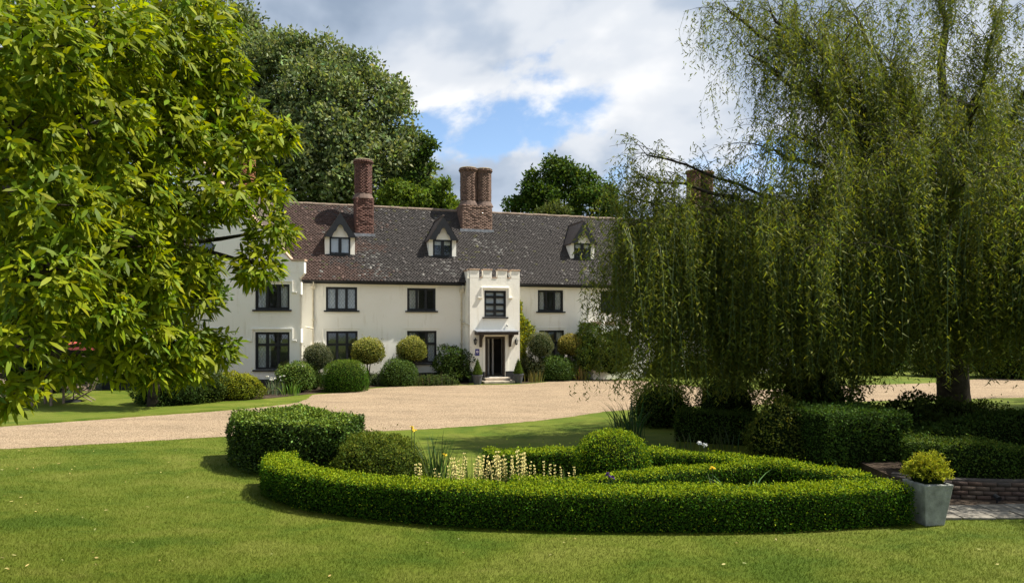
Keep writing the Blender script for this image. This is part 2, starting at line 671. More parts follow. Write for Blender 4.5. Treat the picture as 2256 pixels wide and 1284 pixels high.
turf_edge('lawn_edge', far_left[2:])
bed1 = [gp(*p) for p in ((330, 896), (480, 884), (575, 879), (690, 867), (760, 862), (850, 851), (1034, 846))]
sheet('flower_bed', spline(bed1, 6) + [np.array([-2.6, 35.0, 0]), np.array([-9.4, 32.4, 0]), np.array([-9.5, 30.4, 0]), np.array([-13.8, 30.4, 0]), np.array([-13.6, 26.5, 0])], 0.009, M['soil'])
bed2 = [gp(*p) for p in ((1147, 845), (1230, 838), (1300, 833.5), (1360, 833))]
sheet('flower_bed', spline(bed2, 6) + [np.array([5.6, 37.3, 0]), np.array([0.7, 35.8, 0])], 0.009, M['soil'])

# ------------------------------------------------------------------ the manor house
OX, OY, TH = -9.6, 32.6, math.radians(17.5)
cT, sT = math.cos(TH), math.sin(TH)


def hu(x, d):
    k = (x - CX) / F
    return (k * (OY + d * cT) - OX + d * sT) / (cT - k * sT)


def hz(x, y, d):
    return HC + (HY - y) / F * (OY + hu(x, d) * sT + d * cT)


def h2w(u, d, z=0.0):
    return np.array([OX + u * cT - d * sT, OY + u * sT + d * cT, z])


def w2h(p):
    dx, dy = p[0] - OX, p[1] - OY
    return (dx * cT + dy * sT, -dx * sT + dy * cT, p[2])


house = thing('manor_house', 'long cream rendered manor house with tiled roof, dormers, brick chimneys and battlemented porch', 'house', (OX, OY, 0), TH)
LEN = 27.5
EAVE_Z, EAVE_D, RIDGE_Z, RIDGE_D = 5.05, -0.32, 9.2, 3.5
PITCH = math.atan2(RIDGE_Z - EAVE_Z, RIDGE_D - EAVE_D)
roof_z = lambda d: EAVE_Z + (d - EAVE_D) * math.tan(PITCH)


def wall_holes(mb, u0, u1, z0, z1, holes, d0=0.0, d1=0.28, plane='u'):
    """wall sheet with real openings and reveals; plane 'u': runs along x"""
    us = sorted({u0, u1} | {h[0] for h in holes} | {h[1] for h in holes})
    zs = sorted({z0, z1} | {h[2] for h in holes} | {h[3] for h in holes})
    for a, b in zip(us[:-1], us[1:]):
        for c, e in zip(zs[:-1], zs[1:]):
            mu, mz = (a + b) / 2, (c + e) / 2
            if any(h[0] < mu < h[1] and h[2] < mz < h[3] for h in holes):
                continue
            mb.add([(a, d0, c), (b, d0, c), (b, d0, e), (a, d0, e)], [(0, 1, 2, 3)])
            mb.add([(a, d1, c), (b, d1, c), (b, d1, e), (a, d1, e)], [(3, 2, 1, 0)])
    for h in holes:
        a, b, c, e = h
        mb.add([(a, d0, c), (a, d1, c), (a, d1, e), (a, d0, e)], [(0, 1, 2, 3)])
        mb.add([(b, d0, c), (b, d1, c), (b, d1, e), (b, d0, e)], [(3, 2, 1, 0)])
        mb.add([(a, d0, c), (b, d0, c), (b, d1, c), (a, d1, c)], [(0, 1, 2, 3)])
        mb.add([(a, d0, e), (b, d0, e), (b, d1, e), (a, d1, e)], [(3, 2, 1, 0)])
    return mb


def make_window(u0, u1, z0, z1, d, cols, rows=(), xf=None, curtain=0, leaded=True, blind=False, parent=None, sill=True, fr=0.075, mull=0.07):
    """part window = the frame; sub-parts pane, sill, curtain, leading. rows: heights of transoms"""
    df = d + 0.05
    b = MB(xf)
    b.box(u0, u0 + fr, df, df + 0.09, z0, z1).box(u1 - fr, u1, df, df + 0.09, z0, z1)
    b.box(u0 + fr, u1 - fr, df, df + 0.09, z0, z0 + fr).box(u0 + fr, u1 - fr, df, df + 0.09, z1 - fr, z1)
    xs = [u0 + fr]
    cw = (u1 - u0 - 2 * fr - (cols - 1) * mull) / cols
    cells = []
    for i in range(cols):
        a = u0 + fr + i * (cw + mull)
        cells.append((a, a + cw))
        if i:
            b.box(a - mull, a, df + 0.006, df + 0.084, z0 + fr, z1 - fr)
    lv = [z0 + fr] + [v for r in rows for v in (r - 0.03, r + 0.03)] + [z1 - fr]
    rws = [(lv[i], lv[i + 1]) for i in range(0, len(lv), 2)]
    for r in rows:
        for (a, e) in cells:
            b.box(a, e, df + 0.01, df + 0.08, r - 0.03, r + 0.03)
    # slim casement inside each light
    w = b.build('window', M['black_paint'], parent or house)
    for (a, e) in cells:
        for (q, s) in rws:
            k = MB(xf)
            t = 0.028
            k.box(a, a + t, df + 0.022, df + 0.07, q, s).box(e - t, e, df + 0.022, df + 0.07, q, s)
            k.box(a + t, e - t, df + 0.022, df + 0.07, q, q + t).box(a + t, e - t, df + 0.022, df + 0.07, s - t, s)
            k.build('casement', M['black_paint'], w)
            MB(xf).box(a + 0.01, e - 0.01, df + 0.045, df + 0.053, q + 0.01, s - 0.01).build('pane', M['glass'], w)
            if leaded:
                ld = MB(xf)
                st = 0.135
                cxm, nx, nz = (a + e) / 2, int((e - a) / st) + 2, int((s - q) / st) + 2
                h = s - q
                for i in range(-nz - nx, nz + nx):
                    for sg in (-1, 1):
                        x0 = cxm + i * st - sg * h * 0.32
                        x1 = cxm + i * st + sg * h * 0.32
                        za, zb = q, s
                        # clip to the light
                        pts = []
                        for lim in (a, e):
                            pass
                        t0, t1 = 0.0, 1.0
                        dx = x1 - x0
                        if abs(dx) > 1e-6:
                            ta, tb = (a - x0) / dx, (e - x0) / dx
                            t0, t1 = max(t0, min(ta, tb)), min(t1, max(ta, tb))
                        if t1 - t0 < 0.03:
                            continue
                        pa = (x0 + dx * t0, za + h * t0)
                        pb = (x0 + dx * t1, za + h * t1)
                        o = 0.004
                        ld.add([(pa[0] - o, df + 0.040, pa[1]), (pa[0] + o, df + 0.040, pa[1]), (pb[0] + o, df + 0.040, pb[1]), (pb[0] - o, df + 0.040, pb[1])], [(0, 1, 2, 3)])
                if ld.f:
                    ld.build('leading', M['lead_dark'], w)
    if sill:
        MB(xf).box(u0 - 0.10, u1 + 0.10, d - 0.09, df + 0.02, z0 - 0.075, z0 - 0.003).build('sill', M['black_paint'], w, bevel=0.008)
    if curtain:
        wav = lambda x: df + 0.13 + 0.02 * math.sin(x * 46)
        spans = {1: [(u0, u1)], 2: [(u0, u0 + 0.28 * (u1 - u0)), (u1 - 0.28 * (u1 - u0), u1)], 3: [(u0, u0 + 0.42 * (u1 - u0))]}[curtain]
        for (a, e) in spans:
            k = MB(xf)
            n = 24
            v = [(a + (e - a) * i / n, wav(a + (e - a) * i / n), z) for z in (z0, z1) for i in range(n + 1)]
            k.add(v, [(i, i + 1, i + n + 2, i + n + 1) for i in range(n)])
            k.build('curtain', M['curtain'], w, smooth=True)
    if blind:
        k = MB(xf)
        z = z0 + 0.03
        while z < z1 - 0.03:
            k.add([(u0, df + 0.095, z), (u1, df + 0.095, z), (u1, df + 0.105, z + 0.058), (u0, df + 0.105, z + 0.058)], [(0, 1, 2, 3)])
            z += 0.052
        k.build('blind', M['blind'], w)
    return w


def hood_mould(u0, u1, z, d, drop=0.42, xf=None, proud=0.07, left=True, right=True, t=0.07):
    b = MB(xf)
    a, e = u0 - 0.17, u1 + 0.17
    b.box(a, e, d - proud, d + 0.01, z + 0.10, z + 0.10 + t)
    if left:
        b.box(a, a + t, d - proud, d + 0.01, z + 0.10 - drop, z + 0.098)
        b.box(a - 0.16, a + t, d - proud, d + 0.01, z + 0.10 - drop - t, z + 0.098 - drop)
    if right:
        b.box(e - t, e, d - proud, d + 0.01, z + 0.10 - drop, z + 0.098)
        b.box(e - t, e + 0.16, d - proud, d + 0.01, z + 0.10 - drop - t, z + 0.098 - drop)
    return b.build('hood_mould', M['stucco'], house, bevel=0.01)


# openings of the main front, from the photograph
FZ0, FZ1, GZ0, GZ1 = 3.58, 4.71, 0.95, 2.58
first = [(hu(718, 0), hu(787, 0)), (hu(897, 0), hu(960, 0)), (hu(1185, 0), hu(1241, 0)), (hu(1323, 0), hu(1378, 0)), (18.6, 20.1), (21.9, 23.4), (24.9, 26.4)]
ground = [(hu(719, 0), hu(788, 0)), (hu(897, 0), hu(962, 0)), (hu(1188, 0), hu(1243, 0)), (18.6, 20.1), (21.9, 23.4)]
backdoor = (hu(1655, 0), hu(1692, 0), 0.25, 2.35)
wall_holes(MB(), -0.95, LEN, 0, 5.2, [(a, b, FZ0, FZ1) for a, b in first] + [(a, b, GZ0, GZ1) for a, b in ground] + [backdoor, (hu(1063, 0), hu(1108, 0), 0.26, 2.5)]).build('wall', M['stucco'], house)
MB().box(0.0, LEN, 6.7, 7.0, 0, 5.2).build('wall', M['stucco'], house)
MB().prism([(0, 0), (7.0, 0), (7.0, 5.2), (RIDGE_D, RIDGE_Z - 0.12), (0, 5.2)], LEN, LEN + 0.3, 'x').build('wall', M['stucco'], house)
MB().prism([(0.3, 0), (6.7, 0), (6.7, 5.2), (RIDGE_D, RIDGE_Z - 0.35), (0.3, 5.2)], -0.25, -0.02, 'x').build('wall', M['stucco'], house)
MB().box(0.0, LEN, 0.29, 6.69, 2.85, 3.1).build('upper_floor', M['hall'], house)
MB().box(0.0, LEN, 0.29, 6.69, 5.0, 5.15).build('ceiling', M['hall'], house)
MB().box(0.0, LEN, 3.4, 3.5, 0.02, 4.99).build('inner_wall', M['hall'], house)
for i, (a, b) in enumerate(first):
    make_window(a, b, FZ0, FZ1, 0, 3, curtain=(1, 3, 2, 0, 2, 0, 2)[i], leaded=True)
    hood_mould(a, b, FZ1, 0, drop=0.55, proud=0.018)
for i, (a, b) in enumerate(ground):
    make_window(a, b, GZ0, GZ1, 0, 3, rows=(1.93,), curtain=(0, 2, 2, 0, 0)[i])
    hood_mould(a, b, GZ1, 0, drop=0.7, proud=0.022)
a, b, q, s = backdoor
dr = MB().box(a, a + 0.09, 0.08, 0.16, q, s).box(b - 0.09, b, 0.08, 0.16, q, s).box(a + 0.09, b - 0.09, 0.08, 0.16, s - 0.09, s).box((a + b) / 2 - 0.05, (a + b) / 2 + 0.05, 0.085, 0.155, q, s - 0.09).build('door', M['black_paint'], house)
for e0, e1 in ((a + 0.1, (a + b) / 2 - 0.06), ((a + b) / 2 + 0.06, b - 0.1)):
    MB().box(e0, e1, 0.10, 0.115, q + 0.7, s - 0.1).build('pane', M['glass'], dr)
    MB().box(e0, e1, 0.10, 0.14, q + 0.02, q + 0.69).build('panel', M['black_paint'], dr)

# plinth pieces between porch and wing
PU0, PU1, PD = hu(1035, -1.15), hu(1145, -1.15), -1.15
for a, b in ((0.02, PU0 - 0.04), (PU1 + 0.04, backdoor[0] - 0.1), (backdoor[1] + 0.1, LEN)):
    MB().box(a, b, -0.035, -0.003, 0, 0.48).build('plinth', M['plinth'], house)

# roof: boarding, then courses of plain tiles, then ridge tiles
rf = MB()
rf.add([(-1.2, EAVE_D, EAVE_Z), (LEN + .35, EAVE_D, EAVE_Z), (LEN + .35, RIDGE_D, RIDGE_Z), (-1.2, RIDGE_D, RIDGE_Z),
        (-1.2, 7.3, EAVE_Z), (LEN + .35, 7.3, EAVE_Z)], [(0, 1, 2, 3), (3, 2, 5, 4), (0, 4, 5, 1)])
roof = rf.build('roof', M['underlay'], house)
SL = math.hypot(RIDGE_Z - EAVE_Z, RIDGE_D - EAVE_D)
gauge, tw = 0.104, 0.16
C_, H_, R_, K_ = [], [], [], []
rows_n = int(SL / gauge) + 1
cp, sp = math.cos(PITCH - 0.045), math.sin(PITCH - 0.045)
sag = lambda u: 0.05 * math.sin(u * 0.55 + 0.6) + 0.03 * math.sin(u * 1.3)
ch_u = hu(802, 1.8)
for i in range(rows_n):
    t = i * gauge
    n = int((LEN + 1.4) / tw)
    u = -1.2 + (np.arange(n) + (0.5 if i % 2 else 0.0)) * tw + rng.normal(0, 0.006, n)
    dd = EAVE_D + t * math.cos(PITCH) - 0.02
    zz = EAVE_Z + t * math.sin(PITCH) + 0.035
    C = np.c_[u, dd + rng.normal(0, 0.006, n), zz + rng.normal(0, 0.001, n)]
    C_.append(C)
    H_.append(np.tile([tw / 2 + 0.001, 0.115, 0.008], (n, 1)))
    ra, rz = rng.normal(0, 0.006, n), rng.normal(0, 0.003, n)
    ca, sa = np.cos(PITCH - 0.10 + ra), np.sin(PITCH - 0.10 + ra)
    Rm = np.zeros((n, 3, 3))
    Rm[:, 0, 0] = 1
    Rm[:, 1, 1], Rm[:, 1, 2], Rm[:, 2, 1], Rm[:, 2, 2] = ca, -sa, sa, ca
    Rm[:, 2, 0], Rm[:, 0, 2] = rz, -rz
    R_.append(Rm)
    red = np.clip((2.9 + 0.9 * math.sin(i * 0.35) + rng.normal(0, 0.7, n) - u) / 1.6, 0, 1)[:, None]
    base = red * np.array([0.074, 0.044, 0.034]) + (1 - red) * np.array([0.046, 0.040, 0.037])
    base = base * np.exp(rng.normal(0, 0.09, (n, 1)))
    pw = np.full(n, 0.004)
    v = t / SL
    pw += 0.32 * np.exp(-((u - 2.9) / 0.45) ** 2) * (v < 0.42) * (v > 0.03)
    for (uu, vv) in ((6.6, 0.26), (9.0, 0.60), (14.6, 0.26)):
        pw += 0.28 * np.exp(-((u - uu) / 0.7) ** 2) * (v < vv) * (v > vv - 0.20)
    pw += 0.05 * (v < 0.16) * (0.5 + 0.5 * np.sin(u * 1.9 + 1.0))
    pw += 0.10 * (v > 0.95)
    wh = rng.random(n) < pw
    base[wh] = np.array([0.15, 0.143, 0.13]) * rng.uniform(0.45, 1.3, (wh.sum(), 1))
    moss = rng.random(n) < 0.015
    base[moss] = np.array([0.075, 0.07, 0.03])
    K_.append(base)
me = boxes_mesh('roof_tiles', np.concatenate(C_), np.concatenate(H_), np.concatenate(R_), np.concatenate(K_), M['tile'])
mobj('roof_tiles', me, roof, 'stuff')
rt = MB().prism([(0.10 * math.cos(a), 0.10 * math.sin(a)) for a in np.linspace(-0.5, math.pi + 0.5, 9)], -0.225, 0.225, 'x')
ridge_me = None
for i in range(int((LEN + 1.4) / 0.455)):
    u = -1.0 + i * 0.455
    loc = (u, RIDGE_D + random.uniform(-.012, .012), RIDGE_Z + 0.02 + random.uniform(-.012, .012))
    if ridge_me is None:
        o = rt.build('ridge_tile', plain('ridge_clay', (0.20, 0.15, 0.11), 0.85, 0.4, 5, 0.4, 30), roof, smooth=False)
        ridge_me = o.data
        o.location = loc
    else:
        mobj('ridge_tile', ridge_me, roof, loc=loc, rot=(random.uniform(-.06, .06), random.uniform(-.025, .025), 0))
# fascia and gutter
MB().box(-0.9, LEN + .2, EAVE_D + 0.10, -0.004, 4.86, 5.02).build('fascia', M['black_paint'], house)
MB().tube([(-0.45, EAVE_D - 0.02, 4.985), (PU0 - 0.05, EAVE_D - 0.02, 4.96)], 0.06, 8).build('gutter', M['black_paint'], house, smooth=True)
MB().tube([(PU1 + 0.03, EAVE_D - 0.02, 4.97), (LEN + .2, EAVE_D - 0.02, 4.985)], 0.06, 8).build('gutter', M['black_paint'], house, smooth=True)


def downpipe(u, d, ztop, zbot=0.1, extra=None):
    b = MB().tube([(u, EAVE_D, ztop + 0.32), (u, EAVE_D, ztop + 0.22), (u, d, ztop), (u, d, zbot)], 0.042, 8)
    if extra:
        b.tube(extra, 0.038, 8)
    p = b.build('downpipe', M['cream_pipe'], house, smooth=True)
    MB().box(u - 0.11, u + 0.11, d - 0.09, d + 0.07, ztop - 0.02, ztop + 0.16).build('hopper', M['cream_pipe'], p, bevel=0.015)
    for z in (0.6, 1.9, 3.1):
        MB().box(u - 0.075, u + 0.075, d - 0.055, d + 0.055, z, z + 0.06).build('collar', M['cream_pipe'], p)


downpipe(0.10, -0.07, 4.62, extra=[(-0.25, -0.62, 2.78), (-0.02, -0.2, 2.74), (0.10, -0.07, 2.70)])
downpipe(PU0 - 0.16, -0.07, 4.55, extra=[(PU0 - 0.16, -0.07, 3.0), (PU0 - 0.02, -0.30, 2.95), (PU0 - 0.04, -1.12, 2.85)])


# dormers
def dormer(px, pys, k=1.0):
    lo, hi = -0.2, 3.0
    for _ in range(50):
        mid = (lo + hi) / 2
        if hz(px, pys, mid) > roof_z(mid):
            lo = mid
        else:
            hi = mid
    d = lo
    u = hu(px, d)
    zb = roof_z(d)
    hw, ze, za = 0.72, zb + 0.98, zb + 2.13         # half width, eaves and apex of the little gable
    w0, w1 = u - 0.50, u + 0.50
    b = wall_holes(MB(), u - hw, u + hw, zb - 0.1, ze, [(w0, w1, zb + 0.08, zb + 0.93)], d, d + 0.12)
    b.add([(u - hw, d, ze), (u + hw, d, ze), (u, d, za - 0.06), (u - hw, d + .12, ze), (u + hw, d + .12, ze), (u, d + .12, za - 0.06)], [(0, 1, 2), (5, 4, 3)])
    db = (za - EAVE_Z) / math.tan(PITCH) + EAVE_D
    de = (ze - EAVE_Z) / math.tan(PITCH) + EAVE_D
    for s in (-1, 1):
        e = u + s * hw
        b.add([(e, d, zb - 0.1), (e, d, ze), (e, de, ze)], [(0, 1, 2)])
    dm = b.build('dormer', M['stucco'], house)
    # roof slopes with overhang, with tile courses
    oh = 0.07
    sl = (za - ze) / hw
    for s in (-1, 1):
        e = u + s * (hw + oh)
        ez = ze - sl * oh
        dee = (ez - EAVE_Z) / math.tan(PITCH) + EAVE_D
        q = MB()
        q.add([(u, d - 0.24, za), (e, d - 0.24, ez), (e, dee + .1, ez), (u, db + .1, za), (u, d - 0.24, za - 0.05), (e, d - 0.24, ez - 0.05), (e, dee + .1, ez - 0.05), (u, db + .1, za - 0.05)],
              [(0, 1, 2, 3), (7, 6, 5, 4), (0, 4, 5, 1), (1, 5, 6, 2)])
        n = 9
        for r in range(n):
            f0, f1 = r / n, (r + 1) / n
            p0 = (u + (e - u) * f1, za + (ez - za) * f1)
            p1 = (u + (e - u) * f0, za + (ez - za) * f0)
            dd1 = (p0[1] - EAVE_Z) / math.tan(PITCH) + EAVE_D + 0.08
            q.add([(p0[0], d - 0.25, p0[1] + 0.035), (p0[0], dd1, p0[1] + 0.035), (p1[0], dd1 + .1, p1[1] + 0.02), (p1[0], d - 0.25, p1[1] + 0.02), (p0[0], d - 0.25, p0[1] + 0.01), (p0[0], dd1, p0[1] + 0.01)], [(0, 1, 2, 3), (0, 4, 5, 1)])
        q.build('dormer_roof', M['dormer_tile'], dm)
        # scalloped bargeboard
        top = [(0.0, za - 0.02), (hw + oh, ez - 0.02)]
        low = []
        nn = 4
        wid = 0.58
        for i in range(nn, 0, -1):
            fa, fb = i / nn, (i - 1) / nn
            for j in range(6):
                t = fa + (fb - fa) * j / 5
                dip = 0.075 * math.sin(math.pi * j / 5)
                low.append(((hw + oh) * t * 1.0, za - wid - 0.02 + (ez - za) * t + dip))
        low = [(x_, max(z_, zb + 0.90)) for x_, z_ in low]
        poly = [(u + s * x, z) for x, z in top + low]
        if s < 0:
            poly = poly[::-1]
        MB().prism(poly, d - 0.26, d - 0.21, 'y').build('bargeboard', M['black_paint'], dm)
    MB().tube([(u, d - 0.22, za + 0.03), (u, db, za + 0.03)], 0.06, 6).build('dormer_ridge', M['dormer_tile'], dm)
    # window in the dormer: frame, two casements
    fr = MB().box(w0, w1, d - 0.02, d + 0.06, zb + 0.86, zb + 0.93).box(w0, w1, d - 0.02, d + 0.06, zb + 0.08, zb + 0.15)
    fr.box(w0, w0 + 0.08, d - 0.015, d + 0.055, zb + 0.15, zb + 0.86).box(w1 - 0.08, w1, d - 0.015, d + 0.055, zb + 0.15, zb + 0.86).box(u - 0.075, u + 0.075, d - 0.015, d + 0.055, zb + 0.15, zb + 0.86)
    fr.build('window_frame', M['black_paint'], dm)
    MB().box(w0 - 0.08, w1 + 0.08, d - 0.08, d - 0.005, zb + 0.01, zb + 0.077).build('sill', M['black_paint'], dm)
    for x0, x1 in ((w0 + 0.08, u - 0.075), (u + 0.075, w1 - 0.08)):
        MB().box(x0, x1, d + 0.018, d + 0.026, zb + 0.15, zb + 0.86).build('pane', M['glass'], dm)
        MB().box(x0, x1, d + 0.10, d + 0.104, zb + (0.15 if px < 800 else 0.66), zb + 0.86).build('curtain', M['blind'] if px < 800 else M['curtain'], dm)
    MB().add([(u - hw - .12, d - 0.10, zb - 0.10), (u + hw + .14, d - 0.10, zb - 0.10), (u + hw + .14, d + 0.06, zb + 0.055), (u - hw - .12, d + 0.06, zb + 0.055)], [(0, 1, 2, 3)]).build('flashing', M['lead'], dm)


M['dormer_tile'] = plain('dormer_tile', (0.11, 0.085, 0.07), 0.7, 0.5, 12, 0.6, 30)
for px_, py_ in ((749, 564), (975, 568), (1283, 573), (1475, 577)):
    dormer(px_, py_)


# chimneys
def ring_courses(C, H, A, K, cx, cy, r, z0, z1, tone, octo=True):
    z, i = z0, 0
    n = max(10, int(2 * math.pi * r / 0.118))
    while z < z1:
        a = (np.arange(n) + 0.5 * (i % 2)) * 2 * math.pi / n
        rr = r / np.cos(((a + math.pi / 8) % (math.pi / 4)) - math.pi / 8) * 0.965 if octo else np.full(n, r)
        rr = rr + rng.normal(0, 0.004, n)
        for k in range(n):
            C.append((cx + rr[k] * math.cos(a[k]), cy + rr[k] * math.sin(a[k]), z + 0.032))
            H.append((0.05, math.pi * r / n - 0.001, 0.0335))
            A.append(a[k])
            K.append(np.array(tone) * math.exp(random.gauss(0, 0.12)) * (0.6 if random.random() < 0.10 else 1))
        z += 0.075
        i += 1


def rect_courses(C, H, A, K, x0, x1, y0, y1, z0, z1, tone):
    z, i = z0, 0
    while z < z1:
        for (ax, fx, lo, hi) in (('x', y0, x0, x1), ('x', y1, x0, x1), ('y', x0, y0, y1), ('y', x1, y0, y1)):
            p = lo + (0.0 if i % 2 else -0.11)
            while p < hi:
                a, b = max(p, lo), min(p + 0.215, hi)
                if b - a > 0.03:
                    m = (a + b) / 2
                    j = random.gauss(0, 0.004)
                    C.append((m, fx + j, z + 0.032) if ax == 'x' else (fx + j, m, z + 0.032))
                    H.append(((b - a) / 2 + 0.003, 0.05, 0.0335))
                    A.append(0 if ax == 'x' else math.pi / 2)
                    K.append(np.array(tone) * math.exp(random.gauss(0, 0.12)) * (0.6 if random.random() < 0.10 else 1))
                p += 0.225
        z += 0.075
        i += 1


def chimney(u0, u1, d0, d1, zb, zs, zt, stacks, tone):
    C, H, A, K = [], [], [], []
    core = MB().box(u0 + 0.03, u1 - 0.03, d0 + 0.03, d1 - 0.03, zb - 0.6, zs)
    rect_courses(C, H, A, K, u0 + 0.05, u1 - 0.05, d0 + 0.05, d1 - 0.05, zb - 0.3, zs - 0.04, tone)
    for (su, sdp, r) in stacks:
        core.lathe([(r + 0.17, zs), (r + 0.15, zs + 0.05), (r + 0.03, zs + 0.30), (r - 0.01, zs + 0.34), (r - 0.02, zt - 0.02)], 16, (su, sdp, 0))
        ring_courses(C, H, A, K, su, sdp, r, zs + 0.30, zt - 0.16, tone)
        for k, ex in ((0.16, 0.03), (0.085, 0.07)):
            ring_courses(C, H, A, K, su, sdp, r + ex, zt - k, zt - k + 0.07, tone)
    c = core.build('chimney', M['mortar'], house)
    me = boxes_mesh('brickwork', C, H, rotz_stack(A), np.clip(np.array(K), 0.01, 0.6), M['brick'])
    mobj('brickwork', me, c, 'stuff')
    for (su, sdp, r) in stacks:
        MB().lathe([(r + 0.10, zt), (r + 0.12, zt + 0.03), (r + 0.06, zt + 0.08), (0.16, zt + 0.14), (0.12, zt + 0.14)], 16, (su, sdp, 0)).build('chimney_cap', M['cap'], c)
    MB().box(u0 - 0.06, u1 + 0.06, d0 - 0.05, d0 - 0.006, zb - 0.10, zb + 0.17).build('flashing', M['lead'], c)


M['cap'] = plain('cap', (0.20, 0.16, 0.10), 0.9, 0.4, 8, 0.5, 30)
d1c = 1.84
u0, u1 = hu(782, d1c), hu(824, d1c)
chimney(u0, u1, d1c, d1c + 1.0, roof_z(d1c), hz(802, 440, 2.3), hz(802, 356, 2.3), [((u0 + u1) / 2 - 0.02, d1c + 0.5, 0.40)], (0.118, 0.057, 0.043))
d2c = 2.33
u0, u1 = hu(1016, d2c), hu(1085, d2c)
uA, uB = hu(1034, 3.0), hu(1066, 3.0)
chimney(u0, u1, d2c, d2c + 1.35, roof_z(d2c), hz(1047, 455, 2.9), hz(1047, 374, 2.9), [(uA - 0.05, d2c + 0.66, 0.41), (uB - 0.02, d2c + 0.62, 0.37)], (0.165, 0.105, 0.077))
uA, uB = hu(1530, 3.0), hu(1556, 3.0)
chimney(uA - 0.55, uB + 0.55, 2.5, 3.8, roof_z(2.5), hz(1540, 462, 3.0), hz(1540, 379, 3.0), [(uA, 3.1, 0.38), (uB + 0.06, 3.05, 0.34)], (0.15, 0.07, 0.05))

# the porch tower
PZ = hz(1090, 613, PD)                 # bottom of the crenels
PT = hz(1090, 596, PD)
wu0, wu1 = hu(1067, PD), hu(1115, PD)
wz0, wz1 = hz(1090, 698, PD), hz(1090, 640, PD)
du0, du1 = hu(1068.5, PD), hu(1113, PD)
dz0, dz1 = 0.27, hz(1090, 741, PD)
pm = wall_holes(MB(), PU0, PU1, 0, PZ, [(wu0, wu1, wz0, wz1), (du0, du1, dz0, dz1)], PD, PD + 0.28)
pm.box(PU0, PU0 + 0.28, PD + 0.281, 0.9, 0, PZ).box(PU1 - 0.28, PU1, PD + 0.281, 0.9, 0, PZ)
pm.box(PU0 + 0.281, PU1 - 0.281, PD + 0.281, 0.9, PZ - 0.3, PZ - 0.05)
porch = pm.build('porch', M['stucco'], house)
MB().box(PU0 + 0.281, PU1 - 0.281, PD + 0.281, -0.01, 2.7, 2.85).build('porch_ceiling', M['hall'], porch)
n_m = [(hu(1035, PD), hu(1055.5, PD)), (hu(1064.5, PD), hu(1083.5, PD)), (hu(1096.5, PD), hu(1117, PD)), (hu(1126.5, PD), hu(1145, PD))]
for a, b in n_m:
    m = MB().box(a, b, PD, PD + 0.28, PZ + 0.003, PT).build('merlon', M['stucco'], porch, bevel=0.012)
    cop = MB().box(a - 0.03, b + 0.03, PD - 0.035, PD + 0.31, PT + 0.003, PT + 0.07).build('coping', M['terracotta'] if 'terracotta' in M else M.setdefault('terracotta', plain('terracotta', (0.44, 0.31, 0.22), 0.9, 0.35, 9, 0.5, 40)), porch, bevel=0.012)
for i in range(3):
    a, b = n_m[i][1], n_m[i + 1][0]
    MB().box(a + 0.035, b - 0.035, PD - 0.02, PD + 0.30, PZ + 0.002, PZ + 0.05).build('coping', M['terracotta'], porch, bevel=0.01)
for e0, e1 in ((PU0, PU0 + 0.28), (PU1 - 0.28, PU1)):
    MB().box(e0 + .003, e1 - .003, PD + 0.50, PD + 1.25, PZ + 0.003, PT).build('merlon', M['stucco'], porch, bevel=0.012)
    MB().box(e0 - 0.03, e1 + 0.03, PD + 0.48, PD + 1.27, PT + 0.003, PT + 0.07).build('coping', M['terracotta'], porch, bevel=0.012)
make_window(wu0, wu1, wz0, wz1, PD, 2, rows=(wz0 + 0.30, wz0 + 0.62, wz0 + 1.0), blind=True, leaded=False)
hood_mould(wu0, wu1, wz1, PD, drop=0.42, proud=0.07)
PL = 0.55
for a, b, e0, e1 in ((PU0 - 0.03, du0 - 0.02, PD - 0.035, PD - 0.003), (du1 + 0.02, PU1 + 0.03, PD - 0.035, PD - 0.003), (PU0 - 0.035, PU0 - 0.003, PD - 0.002, -0.04), (PU1 + 0.003, PU1 + 0.035, PD - 0.002, -0.04)):
    MB().box(a, b, e0, e1, 0, PL).build('plinth', M['plinth'], porch)
# canopy over the door
ca0, ca1, cz = hu(1049, PD - 0.5), hu(1143, PD - 0.5), hz(1090, 729, PD - 0.4)
can = MB().add([(ca0, PD - 0.62, cz), (ca1, PD - 0.62, cz), (ca1, PD - 0.003, cz + 0.06), (ca0, PD - 0.003, cz + 0.06), (ca0, PD - 0.62, cz - 0.045), (ca1, PD - 0.62, cz - 0.045), (ca1, PD - 0.003, cz + 0.01), (ca0, PD - 0.003, cz + 0.01)],
               [(0, 1, 2, 3), (7, 6, 5, 4), (0, 4, 5, 1), (1, 5, 6, 2), (0, 3, 7, 4)]).build('canopy', M['lead'], porch)
MB().box(ca0 + 0.05, ca1 - 0.05, PD - 0.60, PD - 0.54, cz - 0.19, cz - 0.048).box(ca0 + 0.05, ca0 + 0.12, PD - 0.539, PD - 0.004, cz - 0.19, cz - 0.05).box(ca1 - 0.12, ca1 - 0.05, PD - 0.539, PD - 0.004, cz - 0.19, cz - 0.05).box(ca0 + .125, ca1 - .125, PD - 0.538, PD - 0.01, cz - 0.09, cz - 0.06).build('canopy_beam', M['dark_wood'] if 'dark_wood' in M else M.setdefault('dark_wood', plain('dark_wood', (0.035, 0.024, 0.018), 0.6, 0.4, 10, 0.3, 40)), porch)
for bx_ in (hu(1058, PD), hu(1123, PD)):
    prof = [(PD - 0.004, cz - 0.19), (PD - 0.53, cz - 0.19), (PD - 0.53, cz - 0.27), (PD - 0.40, cz - 0.30), (PD - 0.24, cz - 0.42), (PD - 0.16, cz - 0.58), (PD - 0.13, cz - 0.80), (PD - 0.004, cz - 0.80)]
    MB().prism(prof, bx_ - 0.05, bx_ + 0.05, 'x').build('bracket', M['dark_wood'], porch)
